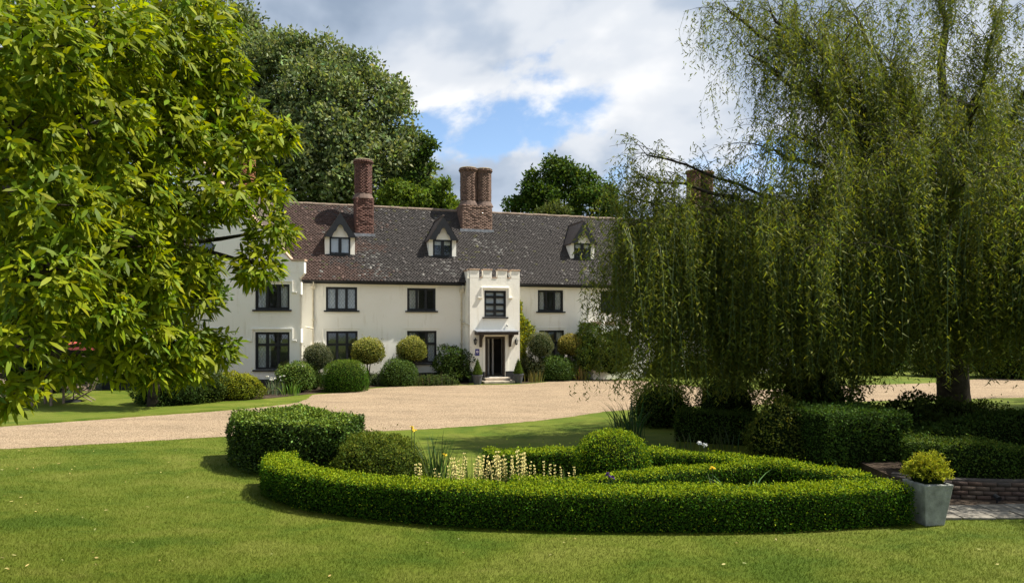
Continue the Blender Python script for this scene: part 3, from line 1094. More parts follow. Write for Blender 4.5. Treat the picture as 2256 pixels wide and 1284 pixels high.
# door surround, open doorway, hall behind
MB().box(du0 - 0.13, du0 - 0.002, PD - 0.045, PD - 0.001, PL, dz1 + 0.12).box(du1 + 0.002, du1 + 0.13, PD - 0.045, PD - 0.001, PL, dz1 + 0.12).box(du0, du1, PD - 0.045, PD - 0.001, dz1 + 0.002, dz1 + 0.12).build('door_surround', M['stucco'], porch)
MB().box(du0 + 0.002, du0 + 0.10, PD + 0.06, PD + 0.18, dz0, dz1 - 0.002).box(du1 - 0.10, du1 - 0.002, PD + 0.06, PD + 0.18, dz0, dz1 - 0.002).box(du0 + 0.102, du1 - 0.102, PD + 0.06, PD + 0.18, dz1 - 0.11, dz1 - 0.004).build('door_frame', M['dark_wood'], porch)
dl = MB().box(du0 + 0.11, du0 + 0.16, PD + 0.19, PD + 1.05, dz0 + 0.02, dz1 - 0.12).build('door', M['dark_wood'], porch)
MB().lathe([(0.02, -0.03), (0.035, 0), (0.02, 0.03)], 8, (du0 + 0.19, PD + 0.95, 1.3)).build('handle', M['lead'], dl)
MB().box(PU0 + 0.29, PU1 - 0.29, PD + 0.0, 3.38, 0.02, 0.26).build('porch_floor', M['step_stone'], porch)
MB().box(du0 + 0.52, du0 + 0.60, 0.2, 0.32, dz0, 2.5).box(du1 - 0.30, du1 - 0.22, 0.2, 0.32, dz0, 2.5).build('inner_doorpost', M['white_paint'], porch)
for k, (z0_, z1_, o1, o2, nm) in enumerate(((0.135, 0.268, -0.52, 0.12, 'step'), (0.012, 0.132, -0.86, 0.26, 'step'))):
    MB().box(du0 - o2, du1 + o2, PD + o1, PD - 0.037, z0_, z1_).build(nm, M['step_stone'], porch, bevel=0.02)

# low battlemented bay further along the front
bu0, bu1, bz = hu(1306, -1.0), hu(1306, -1.0) + 3.0, hz(1325, 716, -1.0)
bay = wall_holes(MB(), bu0, bu1, 0, bz, [(bu0 + 0.75, bu1 - 0.75, 0.9, 2.3)], -1.0, -0.75)
bay.box(bu0, bu0 + 0.25, -0.749, -0.004, 0, bz).box(bu1 - 0.25, bu1, -0.749, -0.004, 0, bz).box(bu0 + .251, bu1 - .251, -0.749, -0.004, bz - 0.2, bz - 0.05)
bay = bay.build('bay', M['stucco'], house)
for i in range(4):
    a = bu0 + i * 0.82
    MB().box(a, a + 0.5, -1.03, -0.73, bz + 0.003, bz + 0.19).build('merlon', M['terracotta'], bay, bevel=0.012)
make_window(bu0 + 0.75, bu1 - 0.75, 0.9, 2.3, -1.0, 3, rows=(1.8,))

# the gabled wing, turned a little against the main range (its own axes are the world's)
GX0, GX1, GY = -18.3, -9.49, 30.5
GC = (GX0 + GX1) / 2
gw = [(-11.48, -9.94), (-14.75, -13.2), (-18.0, -16.5)]
gh = [(a, b, 3.57, 4.70) for a, b in gw] + [(a, b, 0.89, 2.57) for a, b in gw]
# gable wall: rectangle with openings, then the stepped shoulder and the slope with an oval light
wall_holes(MB(w2h), GX0, GX1, 0, 5.2, gh, GY, GY + 0.3).build('wall', M['stucco'], house)
gz = 5.203
apex = gz + (GX1 - GC) * 1.12
ov = [(GC + 0.2 + 0.42 * math.cos(t), 6.35 + 0.30 * math.sin(t)) for t in np.linspace(0, 2 * math.pi, 17)[:-1]]
MB(w2h).prism([(GX0 - 0.2, gz), (GX1 + 0.2, gz), (GX1 + 0.2, 5.74), (GX1 - 0.35, 5.74), (GC, apex), (GX0 + 0.35, 5.74), (GX0 - 0.2, 5.74)], GY + 0.0, GY + 0.3, 'y').build('gable', M['stucco'], house)
oval = MB(w2h).prism(ov, GY - 0.012, GY + 0.02, 'y').build('oval_window', M['black_paint'], house)
MB(w2h).prism([(GC + 0.2 + (x - GC - 0.2) * 0.8, 6.35 + (z - 6.35) * 0.8) for x, z in ov], GY - 0.02, GY - 0.013, 'y').build('pane', M['glass'], oval)
for s, e in ((-1, GX0), (1, GX1)):
    MB(w2h).prism([(e, 5.2), (e + s * 0.2, 5.2), (e + s * 0.08, 5.05), (e, 4.98)] if s > 0 else [(e, 4.98), (e - 0.08, 5.05), (e - 0.2, 5.2), (e, 5.2)], GY + 0.002, GY + 0.298, 'y').build('corbel', M['stucco'], house)
    MB(w2h).prism([(e + s * 0.24, 5.743), (e + s * 0.24, 5.83), (e - s * 0.36, 5.83), (GC, apex + 0.13), (GC, apex + 0.003), (e - s * 0.35, 5.743)][::s], GY - 0.05, GY + 0.36, 'y').build('coping', M['terracotta'], house)
# return wall towards the main range, far wall, back, roof
MB(w2h).prism([(GX1 - 0.02, GY + 0.301), (-10.36, 33.2), (-10.64, 33.2), (GX1 - 0.30, GY + 0.301)], 0, 5.2, 'z').build('wall', M['stucco'], house)
MB(w2h).box(GX0, GX0 + 0.28, GY + 0.301, 40.0, 0, 5.2).build('wall', M['stucco'], house)
MB(w2h).box(GX0 + .281, GX1 - .281, 39.7, 40.0, 0, 5.2).build('wall', M['stucco'], house)
MB(w2h).box(GX0 + .281, GX1 - .281, 33.6, 33.7, 0.02, 5.19).build('inner_wall', M['hall'], house)
MB(w2h).add([(GX0 - .2, GY + .31, 5.15), (GX1 - .05, GY + .31, 5.15), (GC, GY + .31, apex - .2), (GX0 - .2, 40.2, 5.15), (GX1 - 3.2, 40.2, 5.15), (GC, 40.2, apex - .2)], [(0, 2, 5, 3), (2, 1, 4, 5), (0, 1, 2), (5, 4, 3), (0, 3, 4, 1)]).build('wing_roof', M['dormer_tile'], house)
MB(w2h).box(GX0, GX1, GY - 0.035, GY - 0.003, 0, 0.46).build('plinth', M['plinth'], house)
for i, (a, b) in enumerate(gw):
    make_window(a, b, 3.57, 4.70, GY, 3, xf=w2h, curtain=2)
    hood_mould(a, b, 4.70, GY, drop=0.42, xf=w2h)
    make_window(a, b, 0.89, 2.57, GY, 3, rows=(2.0,), xf=w2h, curtain=3 if i == 0 else 0)
    hood_mould(a, b, 2.57, GY, drop=0.45, xf=w2h)
# buttress strips at the wing corner, level with the mouldings
MB(w2h).box(GX1 + 0.001, GX1 + 0.07, GY - 0.03, GY + 0.20, 4.25, 4.80).build('corner_moulding', M['stucco'], house)
MB(w2h).box(GX1 + 0.001, GX1 + 0.07, GY - 0.03, GY + 0.25, 2.10, 2.72).build('corner_moulding', M['stucco'], house)
wch = MB()
p = w2h(at(545, 380, 38.0))
chimney(p[0] - 0.5, p[0] + 0.5, p[1] - 0.5, p[1] + 0.5, 9.2, 9.9, 12.3, [(p[0], p[1], 0.38)], (0.28, 0.11, 0.05))
# ------------------------------------------------------------------ planting helpers
UP = np.array([0, 0, 1.0])


def blob_surface(n, c, r, low=-0.35, power=2.0):
    """points and normals on a clipped dome; r = (rx, ry, rz); power > 2 gives a squarer shape"""
    d = rand_dirs(int(n * 2.2) + 50)
    d = d[d[:, 2] > low][:n]
    k = (np.abs(d) ** power).sum(1) ** (-1.0 / power)
    q = d * k[:, None]
    P = np.asarray(c) + q * np.asarray(r)
    Nn = norm(np.sign(q) * np.abs(q) ** (power - 1) / np.asarray(r))
    return P, Nn


def lump(P, s, amp):
    """soft uneven offset so that nothing is a perfect ball"""
    ph = P * s
    return amp * (np.sin(ph[:, 0] * 1.7 + 1.3) * np.sin(ph[:, 1] * 1.9 + .4) + np.sin(ph[:, 2] * 2.3 + ph[:, 0]) * 0.7 + 0.6 * np.sin(ph[:, 0] * 4.1 + ph[:, 2] * 3.7 + ph[:, 1] * 3.1))


def foliage(name, P, Nn, leaf, wid, base, parent, mat='leaf', depth=0.08, spread=0.8, var=0.3, hue=0.1, up=0.2, shape='diamond', droop=0.0, young=None, young_p=0.0):
    n = len(P)
    P = P - Nn * (np.abs(rng.normal(0, depth, (n, 1)))) + Nn * depth * 0.4
    P = P + rng.normal(0, leaf * 0.3, (n, 3))
    stray = (rng.random((n, 1)) < 0.03) * rng.exponential(leaf * 0.9, (n, 1))      # shoots that escaped the shears
    P = P + Nn * stray
    A = norm(Nn * 0.45 + rand_dirs(n) * spread + UP * up)
    cols = leaf_cols(n, base, var, hue)
    if young is not None:                      # fresh shoots; extra weight on top also paints in sunlit tops, darker sides
        y = rng.random(n) < young_p * (0.12 + 1.75 * np.clip(Nn[:, 2], 0, 1))
        cols[y] = leaf_cols(y.sum(), young, 0.2, 0.08)
    L = leaf * rng.uniform(0.65, 1.3, n)
    keep = P[:, 2] > 0.015
    return mobj(name, leaves(name, P[keep], A[keep], norm(rand_dirs(n) * 0.7 + Nn)[keep], L[keep], L[keep] * wid, cols[keep], M[mat], shape, droop), parent, 'stuff')


def core_blob(c, r, parent, k=0.86, name='shade_core', power=2.0):  # solid dark body painting in the shade behind the leaves
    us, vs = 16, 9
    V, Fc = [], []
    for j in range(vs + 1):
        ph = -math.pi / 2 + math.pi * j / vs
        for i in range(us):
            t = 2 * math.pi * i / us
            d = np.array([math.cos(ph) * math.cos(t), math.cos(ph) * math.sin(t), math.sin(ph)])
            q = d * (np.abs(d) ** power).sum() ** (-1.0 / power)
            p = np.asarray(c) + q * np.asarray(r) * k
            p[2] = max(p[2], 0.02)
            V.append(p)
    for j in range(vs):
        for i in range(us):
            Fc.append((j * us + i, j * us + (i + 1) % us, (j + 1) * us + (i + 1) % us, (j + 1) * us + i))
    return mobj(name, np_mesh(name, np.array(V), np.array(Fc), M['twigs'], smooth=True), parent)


def shrub(name, label, cat, x, y, r, zc, n, leaf, base, wid=0.55, mat='leaf', low=-0.6, power=2.0, amp=0.02, core=0.86, group=None, stems=0, stem_h=None, parent_z=0.0, **kw):
    """x, y ground position, r radii, zc height of the middle"""
    t = thing(name, label, cat, (x, y, parent_z), 0.0, group)
    c = np.array([0, 0, zc])
    P, Nn = blob_surface(n, c, r, low, power)
    P = P + Nn * lump(P + np.array([x, y, 0]), 3.0 / max(r), amp)[:, None]
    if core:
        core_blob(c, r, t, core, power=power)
    foliage('foliage', P, Nn, leaf, wid, base, t, mat, depth=min(r) * 0.09, **kw)
    for i in range(stems):
        a = i * 2.4 + x
        MB().tube([(0.16 * math.cos(a), 0.16 * math.sin(a), 0.0), (0.05 * math.cos(a + 1), 0.05 * math.sin(a + 1), stem_h * 0.5), (0.18 * math.cos(a), 0.18 * math.sin(a), stem_h)], [0.035, 0.028, 0.022], 6).build('stem', M['bark'], t, smooth=True)
    return t


def hedge(name, label, pts, width, height, n_per_m2, leaf, base, lump_amp=0.03, closed_ends=True, z0=0.0, heights=None, mat='leaf', **kw):
    """clipped hedge along a line on the ground"""
    ps = np.array(spline([np.array([p[0], p[1], 0.0]) for p in pts], 10))
    seg = np.linalg.norm(np.diff(ps, axis=0), axis=1)
    s = np.concatenate([[0], np.cumsum(seg)])
    hts = np.interp(s, np.linspace(0, s[-1], len(heights)), heights) if heights else np.full(len(s), height)
    T = norm(np.gradient(ps, axis=0))
    Nr = np.c_[-T[:, 1], T[:, 0], np.zeros(len(T))]
    org = ps[len(ps) // 2].copy()
    org[2] = z0
    t = thing(name, label, 'hedge', org)
    # rounded box section: list of (side, up, normal side, normal up)
    w = width / 2

    def section(k, h):
        rr = min(0.16, w * 0.5)
        out = []
        per = [(-w, 0, -1, 0, h - rr), (None,), (0, 0, 0, 0, 0)]
        return rr
    area_n = int((2 * height + width) * s[-1] * n_per_m2)
    q = rng.random(area_n) * s[-1]
    i = np.clip(np.searchsorted(s, q) - 1, 0, len(s) - 2)
    f = ((q - s[i]) / seg[i])[:, None]
    base_p = ps[i] * (1 - f) + ps[i + 1] * f
    nr = norm(Nr[i] * (1 - f) + Nr[i + 1] * f)
    hh = np.interp(q, s, hts)
    # walk round the section
    v = rng.random(area_n) * (2 * hh + width)
    side = np.where(v < hh, -w, np.where(v > hh + width, w, v - hh - w))
    upz = np.where(v < hh, v, np.where(v > hh + width, 2 * hh + width - v, hh))
    n_s = np.where(v < hh, -1.0, np.where(v > hh + width, 1.0, 0.0))
    n_u = np.where((v >= hh) & (v <= hh + width), 1.0, 0.0)
    rr = min(0.075, w * 0.5)
    # round the top edges
    ex, ez = np.abs(side) - (w - rr), upz - (hh - rr)
    cor = (ex > 0) & (ez > 0)
    l = np.sqrt(ex ** 2 + ez ** 2) + 1e-9
    side = np.where(cor, np.sign(side) * (w - rr + ex / l * rr), side)
    upz = np.where(cor, hh - rr + ez / l * rr, upz)
    n_s = np.where(cor, np.sign(side) * ex / l, n_s)
    n_u = np.where(cor, ez / l, n_u)
    P = base_p + nr * side[:, None] + UP * upz[:, None]
    Nn = norm(nr * n_s[:, None] + UP * n_u[:, None])
    P = P + Nn * lump(P, 2.2, lump_amp)[:, None] - org * np.array([1, 1, 0])
    # end caps
    if closed_ends:
        for e, sg in ((0, -1), (-1, 1)):
            m = int(width * hts[e] * n_per_m2)
            a = rng.uniform(-w, w, m)
            z = rng.uniform(0, 1, m) * hts[e]
            z = np.minimum(z, hts[e] - np.clip(np.abs(a) - (w - rr), 0, 1))
            P = np.r_[P, ps[e] + Nr[e] * a[:, None] + UP * z[:, None] - org * np.array([1, 1, 0])]
            Nn = np.r_[Nn, np.repeat((T[e] * sg)[None], m, 0)]
    foliage('foliage', P, Nn, leaf, 0.55, base, t, mat, depth=0.035, **kw)
    # solid dark core: inner twigs with their shade put into the colour
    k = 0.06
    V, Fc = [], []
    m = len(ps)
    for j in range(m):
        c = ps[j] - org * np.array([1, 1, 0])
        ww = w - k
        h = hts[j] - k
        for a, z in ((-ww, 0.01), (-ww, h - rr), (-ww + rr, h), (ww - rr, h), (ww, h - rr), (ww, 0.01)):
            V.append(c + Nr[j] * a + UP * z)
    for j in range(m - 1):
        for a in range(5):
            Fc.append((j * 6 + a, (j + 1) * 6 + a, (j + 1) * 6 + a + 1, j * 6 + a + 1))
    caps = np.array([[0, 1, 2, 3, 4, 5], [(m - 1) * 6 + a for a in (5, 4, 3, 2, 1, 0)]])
    mobj('shade_core', np_mesh('shade_core', np.array(V), [np.array(Fc), caps], M['twigs']), t)
    return t


def blade_mesh(name, h, w, lean, base, mat):
    """one sword-shaped leaf, bending over by lean"""
    n = 6
    V, cols = [], []
    for i in range(n + 1):
        t = i / n
        x = lean * t ** 2.2
        z = h * (t - 0.35 * abs(lean) / h * t ** 3)
        ww = w * (1 - t ** 2.5) * (0.75 + 0.5 * min(t * 3, 1) * 0.5) / 2
        V += [(x, -ww, z), (x + ww * 0.35, 0, z), (x, ww, z)]
    Fc = []
    for i in range(n):
        for k in (0, 1):
            Fc.append((i * 3 + k, i * 3 + k + 1, i * 3 + k + 4, i * 3 + k + 3))
    return np_mesh(name, np.array(V, float), np.array(Fc), mat, np.tile(np.array(base), (len(V), 1)), smooth=True)


def iris_clump(label, x, y, n, h, spread, base, lean=0.35, w=0.035, name='iris_clump', flowers=(), group=None):
    t = thing(name, label, 'plant', (x, y, 0.0), 0.0, group)
    ms = [blade_mesh('leaf', h * random.uniform(0.75, 1.0), w * random.uniform(0.8, 1.2), lean * random.uniform(0.2, 1.3), tuple(v * random.uniform(0.7, 1.3) for v in base), M['leaf_gloss']) for _ in range(6)]
    for i in range(n):
        a, r = random.uniform(0, 6.28), spread * math.sqrt(random.random())
        s = random.uniform(0.65, 1.05)
        mobj('leaf', ms[i % 6], t, loc=(r * math.cos(a), r * math.sin(a), 0.0), rot=(random.gauss(0, 0.10), random.gauss(0, 0.10), a + random.gauss(0, 0.6)), scale=(s, s, s))
    for (fx, fy, fh, colr) in flowers:
        st = MB().tube([(fx * 0.5, fy * 0.5, 0), (fx, fy, fh)], 0.006, 5).build('flower_stem', M['stem_green'], t)
        V, A = [], []
        k = 9
        D = rand_dirs(k) * np.array([1, 1, 0.6]) + np.array([0, 0, 0.3])
        me = leaves('blossom', np.tile([fx, fy, fh], (k, 1)), D, rand_dirs(k), 0.06, 0.04, leaf_cols(k, colr, 0.1, 0.03), M['petal'], 'long', 0.4)
        mobj('blossom', me, st)
    return t


M['stem_green'] = plain('stem_green', (0.07, 0.11, 0.03), 0.6)
M['petal'] = leaf_mat('petal', 0.3, 0.6, 0.2, (1, 1, 0.9))

# ------------------------------------------------------------------ clipped box hedges of the round bed
BOX, BOXY = (0.038, 0.095, 0.006), (0.215, 0.285, 0.011)  # leaf and new shoot; contrast raised to paint sunlit tops against shaded sides
kw_box = dict(spread=0.85, var=0.28, hue=0.12, up=0.2, young=BOXY, young_p=0.42)
front = [(-4.30, 12.75), (-4.05, 11.95), (-3.35, 11.25), (-2.35, 10.72), (-1.0, 10.30), (0.6, 10.05), (2.2, 9.98), (3.9, 10.03), (5.10, 10.2), (5.85, 10.36)]
hedge('box_hedge', 'long curved clipped box hedge bordering the front lawn, with bright yellowish new growth on top', front, 0.60, 0.57, 3600, 0.035, BOX, 0.018, **kw_box)
back = [(-0.45, 12.75), (0.3, 13.05), (1.3, 13.1), (2.6, 13.0), (3.7, 12.65), (4.55, 12.05), (5.2, 11.35), (5.6, 10.85)]
hedge('box_hedge', 'clipped box hedge behind the box ball, curving round the back of the bed', back, 0.56, 0.57, 2300, 0.039, BOX, 0.025, **kw_box)
inner = [(0.0, 10.72), (1.0, 10.78), (2.1, 11.12), (3.05, 11.55), (3.85, 11.85), (4.35, 11.95)]
hedge('box_hedge', 'narrow clipped box hedge crossing the bed in front of the box ball', inner, 0.36, 0.55, 2600, 0.036, BOX, 0.02, **kw_box)
sheet('bed_soil', spline([np.array([p[0], p[1], 0]) for p in front], 4) + spline([np.array([p[0], p[1], 0]) for p in back[::-1]], 4), 0.006, M['soil'])

# tall block of mixed hedge at the left end of the bed
tall = [(-5.50, 15.7), (-4.95, 14.55), (-4.15, 14.05), (-3.25, 14.0)]
hedge('tall_hedge', 'tall flat topped dark hedge block at the end of the curved bed, beside the drive', tall, 1.75, 1.02, 2100, 0.052, (0.042, 0.082, 0.012), 0.05, spread=0.9, var=0.4, up=0.2, young=(0.13, 0.19, 0.02), young_p=0.42, mat='leaf_gloss')
shrub('yew_dome', 'loose rounded yew bush between tall hedge and pale yellow flower spikes', 'bush', -2.55, 13.1, (0.86, 0.80, 0.74), 0.10, 15000, 0.05, (0.060, 0.095, 0.012), wid=0.4, low=-0.15, amp=0.06, power=2.4, young=(0.13, 0.155, 0.018), young_p=0.3, up=0.35)
shrub('box_ball', 'neatly clipped round box ball standing inside the curved box hedges', 'topiary', 1.80, 12.25, (0.67, 0.67, 0.66), 0.40, 11000, 0.036, BOX, low=-0.6, power=2.25, amp=0.008, young=BOXY, young_p=0.4, up=0.3, spread=0.7)

# iris and flowers inside the bed
iris_clump('tall tuft of upright green iris leaves rising behind the pale yellow flower spikes', -1.32, 12.4, 60, 1.22, 0.22, (0.06, 0.11, 0.03), 0.25, 0.03, flowers=((0.1, -0.1, 0.62, (0.7, 0.5, 0.03)),))
iris_clump('few upright iris leaves with a yellow flower beside the yew dome', -1.86, 12.9, 8, 0.75, 0.1, (0.06, 0.11, 0.03), 0.2, 0.02, flowers=((-0.05, 0.05, 1.02, (0.75, 0.52, 0.03)), (0.02, 0.0, 0.97, (0.75, 0.5, 0.03))))
iris_clump('sparse iris leaves between two drifts of pale yellow flower spikes', -0.72, 11.9, 9, 0.98, 0.2, (0.06, 0.11, 0.03), 0.3, 0.03)
iris_clump('arching pale green iris leaves inside the narrow end of the box hedge', 3.75, 11.05, 13, 0.75, 0.28, (0.10, 0.16, 0.07), 0.6, 0.036)
iris_clump('thin iris tuft with one yellow flower inside the box hedge', 3.25, 11.0, 6, 0.6, 0.12, (0.10, 0.15, 0.06), 0.4, 0.025, flowers=((-0.02, 0, 0.66, (0.75, 0.52, 0.03)),))
pans = iris_clump('low purple flowered plant peeping over the front box hedge', 1.5, 10.62, 14, 0.5, 0.14, (0.09, 0.14, 0.04), 0.2, 0.03, name='purple_flower', flowers=((0.0, 0, 0.64, (0.08, 0.03, 0.16)), (0.05, 0.02, 0.60, (0.08, 0.03, 0.16))))
iris_clump('little white flowered plant above the rear box hedge', 3.45, 12.55, 7, 0.45, 0.10, (0.09, 0.14, 0.05), 0.2, 0.02, name='white_flower', flowers=((0.0, 0, 0.80, (0.7, 0.7, 0.72)), (0.1, 0.0, 0.76, (0.7, 0.7, 0.72))))


def spike_mesh(h, bloom):
    """stem with tiers of small cream flowers"""
    b = MB().tube([(0, 0, 0), (0.01, 0.005, h * 0.5), (0, 0, h)], [0.007, 0.006, 0.003], 5)
    V = np.array(b.v)
    fs4 = np.array([f for f in b.f if len(f) == 4])
    cols = np.tile([0.09, 0.13, 0.03], (len(V), 1))
    P, A = [], []
    z = h * (1 - bloom)
    while z < h:
        k = random.choice((3, 4, 4))
        for i in range(k):
            a = random.uniform(0, 6.28)
            P.append((0, 0, z + random.uniform(-.01, .01)))
            A.append((math.cos(a), math.sin(a), random.uniform(0.1, 0.9)))
        z += random.uniform(0.05, 0.072)
    P, A = np.array(P), norm(np.array(A))
    n = len(P)
    S = norm(np.cross(A, np.tile([0.1, 0.2, 1.0], (n, 1))))
    Lf, Wf = 0.030, 0.026
    N3 = np.cross(S, A)
    Vf = np.stack([P, P + A * Lf * .6 + S * Wf * .5, P + A * Lf + N3 * 0.012, P + A * Lf * .6 - S * Wf * .5, P + A * Lf * .8 + N3 * 0.022], 1).reshape(-1, 3)
    base = len(V)
    off = (np.arange(n) * 5)[:, None] + base
    f4 = off + np.array([[0, 1, 2, 3]])
    f3 = np.concatenate([off + np.array([[1, 2, 4]]), off + np.array([[2, 3, 4]])])
    cc = np.repeat(np.clip(np.array([0.80, 0.70, 0.30]) * np.exp(rng.normal(0, 0.12, (n, 1))), 0, 0.9), 5, axis=0)
    return np_mesh('flower_spike', np.r_[V, Vf], [fs4, f4, f3], M['petal'], np.r_[cols, cc])


spikes = [spike_mesh(h, b) for h, b in ((0.80, 0.6), (0.72, 0.62), (0.64, 0.6), (0.76, 0.55), (0.58, 0.66), (0.68, 0.5))]
drifts = [(-0.98, 11.55, 15, 0.17, 0.95, 'dense clump of pale yellow flower spikes in front of the tall iris tuft'),
          (-0.55, 11.62, 12, 0.16, 0.95, 'clump of pale yellow flower spikes with a few bare iris leaves behind'),
          (-0.18, 11.55, 20, 0.20, 1.0, 'broadest and thickest clump of pale yellow flower spikes in the bed'),
          (0.14, 11.6, 16, 0.17, 1.02, 'tall clump of pale yellow flower spikes before the end of the rear box hedge'),
          (0.55, 11.65, 5, 0.22, 0.85, 'loose group of thin pale yellow flower spikes beside the thick clumps'),
          (0.92, 11.7, 3, 0.18, 0.72, 'last few short pale yellow flower spikes nearest the box ball'),
          (-1.45, 11.6, 6, 0.22, 0.80, 'short pale yellow flower spikes against the yew dome')]
for (x, y, n, sp_, k, lab) in drifts:
    t = thing('flower_clump', lab, 'flowers', (x, y, 0.0), 0.0, 'pale yellow flower spikes in the round bed')
    for i in range(n):
        a, r = random.uniform(0, 6.28), sp_ * math.sqrt(random.random())
        s = k * random.uniform(0.85, 1.1)
        mobj('flower_spike', random.choice(spikes), t, loc=(r * math.cos(a), r * math.sin(a), 0.0), rot=(random.gauss(0, .05), random.gauss(0, .05), a), scale=(1, 1, s))
    lm = [blade_mesh('leaf', random.uniform(0.35, 0.55), 0.022, random.uniform(0.03, 0.2), (0.085, 0.14, 0.03), M['leaf']) for _ in range(3)]
    for i in range(n * 2):
        a, r = random.uniform(0, 6.28), sp_ * 1.1 * math.sqrt(random.random())
        mobj('leaf', lm[i % 3], t, loc=(r * math.cos(a), r * math.sin(a), 0.0), rot=(random.gauss(0, .15), random.gauss(0, .15), a))

# ------------------------------------------------------------------ planting in the willow's shade
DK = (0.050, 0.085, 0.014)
iris_clump('large clump of long arching iris leaves at the edge of the willow shade', 3.05, 17.6, 60, 1.30, 0.42, (0.045, 0.09, 0.03), 0.55, 0.040)
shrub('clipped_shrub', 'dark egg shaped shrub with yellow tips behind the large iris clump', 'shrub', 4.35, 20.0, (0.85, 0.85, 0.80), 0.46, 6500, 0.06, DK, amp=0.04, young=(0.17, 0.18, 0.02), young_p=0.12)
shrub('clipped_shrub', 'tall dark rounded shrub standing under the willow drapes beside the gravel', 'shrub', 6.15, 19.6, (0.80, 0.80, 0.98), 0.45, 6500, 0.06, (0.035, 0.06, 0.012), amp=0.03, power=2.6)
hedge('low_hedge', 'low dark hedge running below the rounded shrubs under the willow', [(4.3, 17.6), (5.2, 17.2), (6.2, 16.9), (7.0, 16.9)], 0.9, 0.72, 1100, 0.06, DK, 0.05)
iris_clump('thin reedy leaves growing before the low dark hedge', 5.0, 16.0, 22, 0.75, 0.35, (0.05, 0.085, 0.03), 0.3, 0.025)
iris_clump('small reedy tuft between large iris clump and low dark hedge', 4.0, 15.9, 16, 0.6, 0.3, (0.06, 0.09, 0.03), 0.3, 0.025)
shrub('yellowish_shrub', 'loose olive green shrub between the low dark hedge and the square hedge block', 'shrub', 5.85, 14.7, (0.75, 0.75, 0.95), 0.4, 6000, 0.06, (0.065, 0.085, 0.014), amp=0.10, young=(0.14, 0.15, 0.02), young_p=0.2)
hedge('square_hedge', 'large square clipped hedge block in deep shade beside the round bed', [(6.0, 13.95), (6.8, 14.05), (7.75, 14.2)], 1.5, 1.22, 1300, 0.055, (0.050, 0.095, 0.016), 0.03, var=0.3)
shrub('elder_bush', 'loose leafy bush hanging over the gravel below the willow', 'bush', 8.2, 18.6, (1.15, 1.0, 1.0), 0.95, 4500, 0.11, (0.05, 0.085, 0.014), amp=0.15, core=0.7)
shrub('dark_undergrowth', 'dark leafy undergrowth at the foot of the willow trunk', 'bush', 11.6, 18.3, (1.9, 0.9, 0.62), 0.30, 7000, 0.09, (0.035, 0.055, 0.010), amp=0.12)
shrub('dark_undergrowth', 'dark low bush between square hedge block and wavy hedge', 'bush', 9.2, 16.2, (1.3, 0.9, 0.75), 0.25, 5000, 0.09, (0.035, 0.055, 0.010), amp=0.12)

# raised bed on the right: brick wall, wavy hedges
wp = [(6.75, 12.15), (7.3, 11.75), (8.2, 11.55), (9.4, 11.55), (11.0, 11.75)]
hedge('wavy_hedge', 'wavy topped dark hedge growing above the low brick wall', [(7.2, 12.5), (8.0, 12.2), (9.2, 12.15), (11.2, 12.3)], 0.75, 0.62, 1500, 0.045, (0.052, 0.092, 0.014), 0.03, z0=0.27, heights=[0.62, 0.60, 0.50, 0.46, 0.54], young=(0.10, 0.14, 0.02), young_p=0.25)
hedge('rear_wavy_hedge', 'second dark hedge behind the wavy hedge of the raised bed', [(7.0, 14.0), (8.4, 14.2), (9.8, 14.6), (11.6, 14.9)], 0.8, 0.75, 1000, 0.055, (0.045, 0.08, 0.014), 0.05, z0=0.26, heights=[0.28, 0.42, 0.58, 0.72, 0.80])
fillp = [np.array([p[0], p[1] + 0.06, 0]) for p in wp] + [np.array([14.0, 16.0, 0]), np.array([6.9, 15.2, 0])]
rb = MB().prism([(p[0], p[1]) for p in fillp], -0.1, 0.27, 'z').build('raised_bed', M['soil'])
rb['kind'] = 'structure'
wl_t = thing('low_brick_wall', 'low weathered brick wall holding up the raised bed behind the stone pot', 'wall', (8.2, 11.55, 0))
wps = np.array(spline([np.array([p[0], p[1], 0]) for p in wp], 10))
wseg = np.linalg.norm(np.diff(wps, axis=0), axis=1)
wsl = np.concatenate([[0], np.cumsum(wseg)])
core = MB()
for i in range(len(wps) - 1):
    a, b = wps[i], wps[i + 1]
    nrm = np.array([-(b - a)[1], (b - a)[0], 0]) / wseg[i]
    core.add([a - nrm * .02 - np.array([8.2, 11.55, 0]), b - nrm * .02 - np.array([8.2, 11.55, 0]), b + nrm * .16 - np.array([8.2, 11.55, 0]), a + nrm * .16 - np.array([8.2, 11.55, 0])] + [np.array(q) + np.array([0, 0, .325]) - np.array([8.2, 11.55, 0]) for q in (a - nrm * .02, b - nrm * .02, b + nrm * .16, a + nrm * .16)], [(0, 1, 5, 4), (4, 5, 6, 7), (1, 2, 6, 5), (2, 3, 7, 6), (3, 0, 4, 7)])
core.build('mortar_core', M['mortar_dark'] if 'mortar_dark' in M else M.setdefault('mortar_dark', plain('mortar_dark', (0.06, 0.05, 0.042), 0.9, 0.4, 8, 0.5, 40)), wl_t)
brick_ms = [boxes_mesh('brick', [(0, 0, 0)], [(0.105, 0.05, 0.031)], rotz_stack([0.0]), np.array([c]), M['brick']) for c in ((0.09, 0.055, 0.038), (0.07, 0.045, 0.034), (0.115, 0.08, 0.055), (0.065, 0.052, 0.043), (0.085, 0.058, 0.042))]
nb = 0
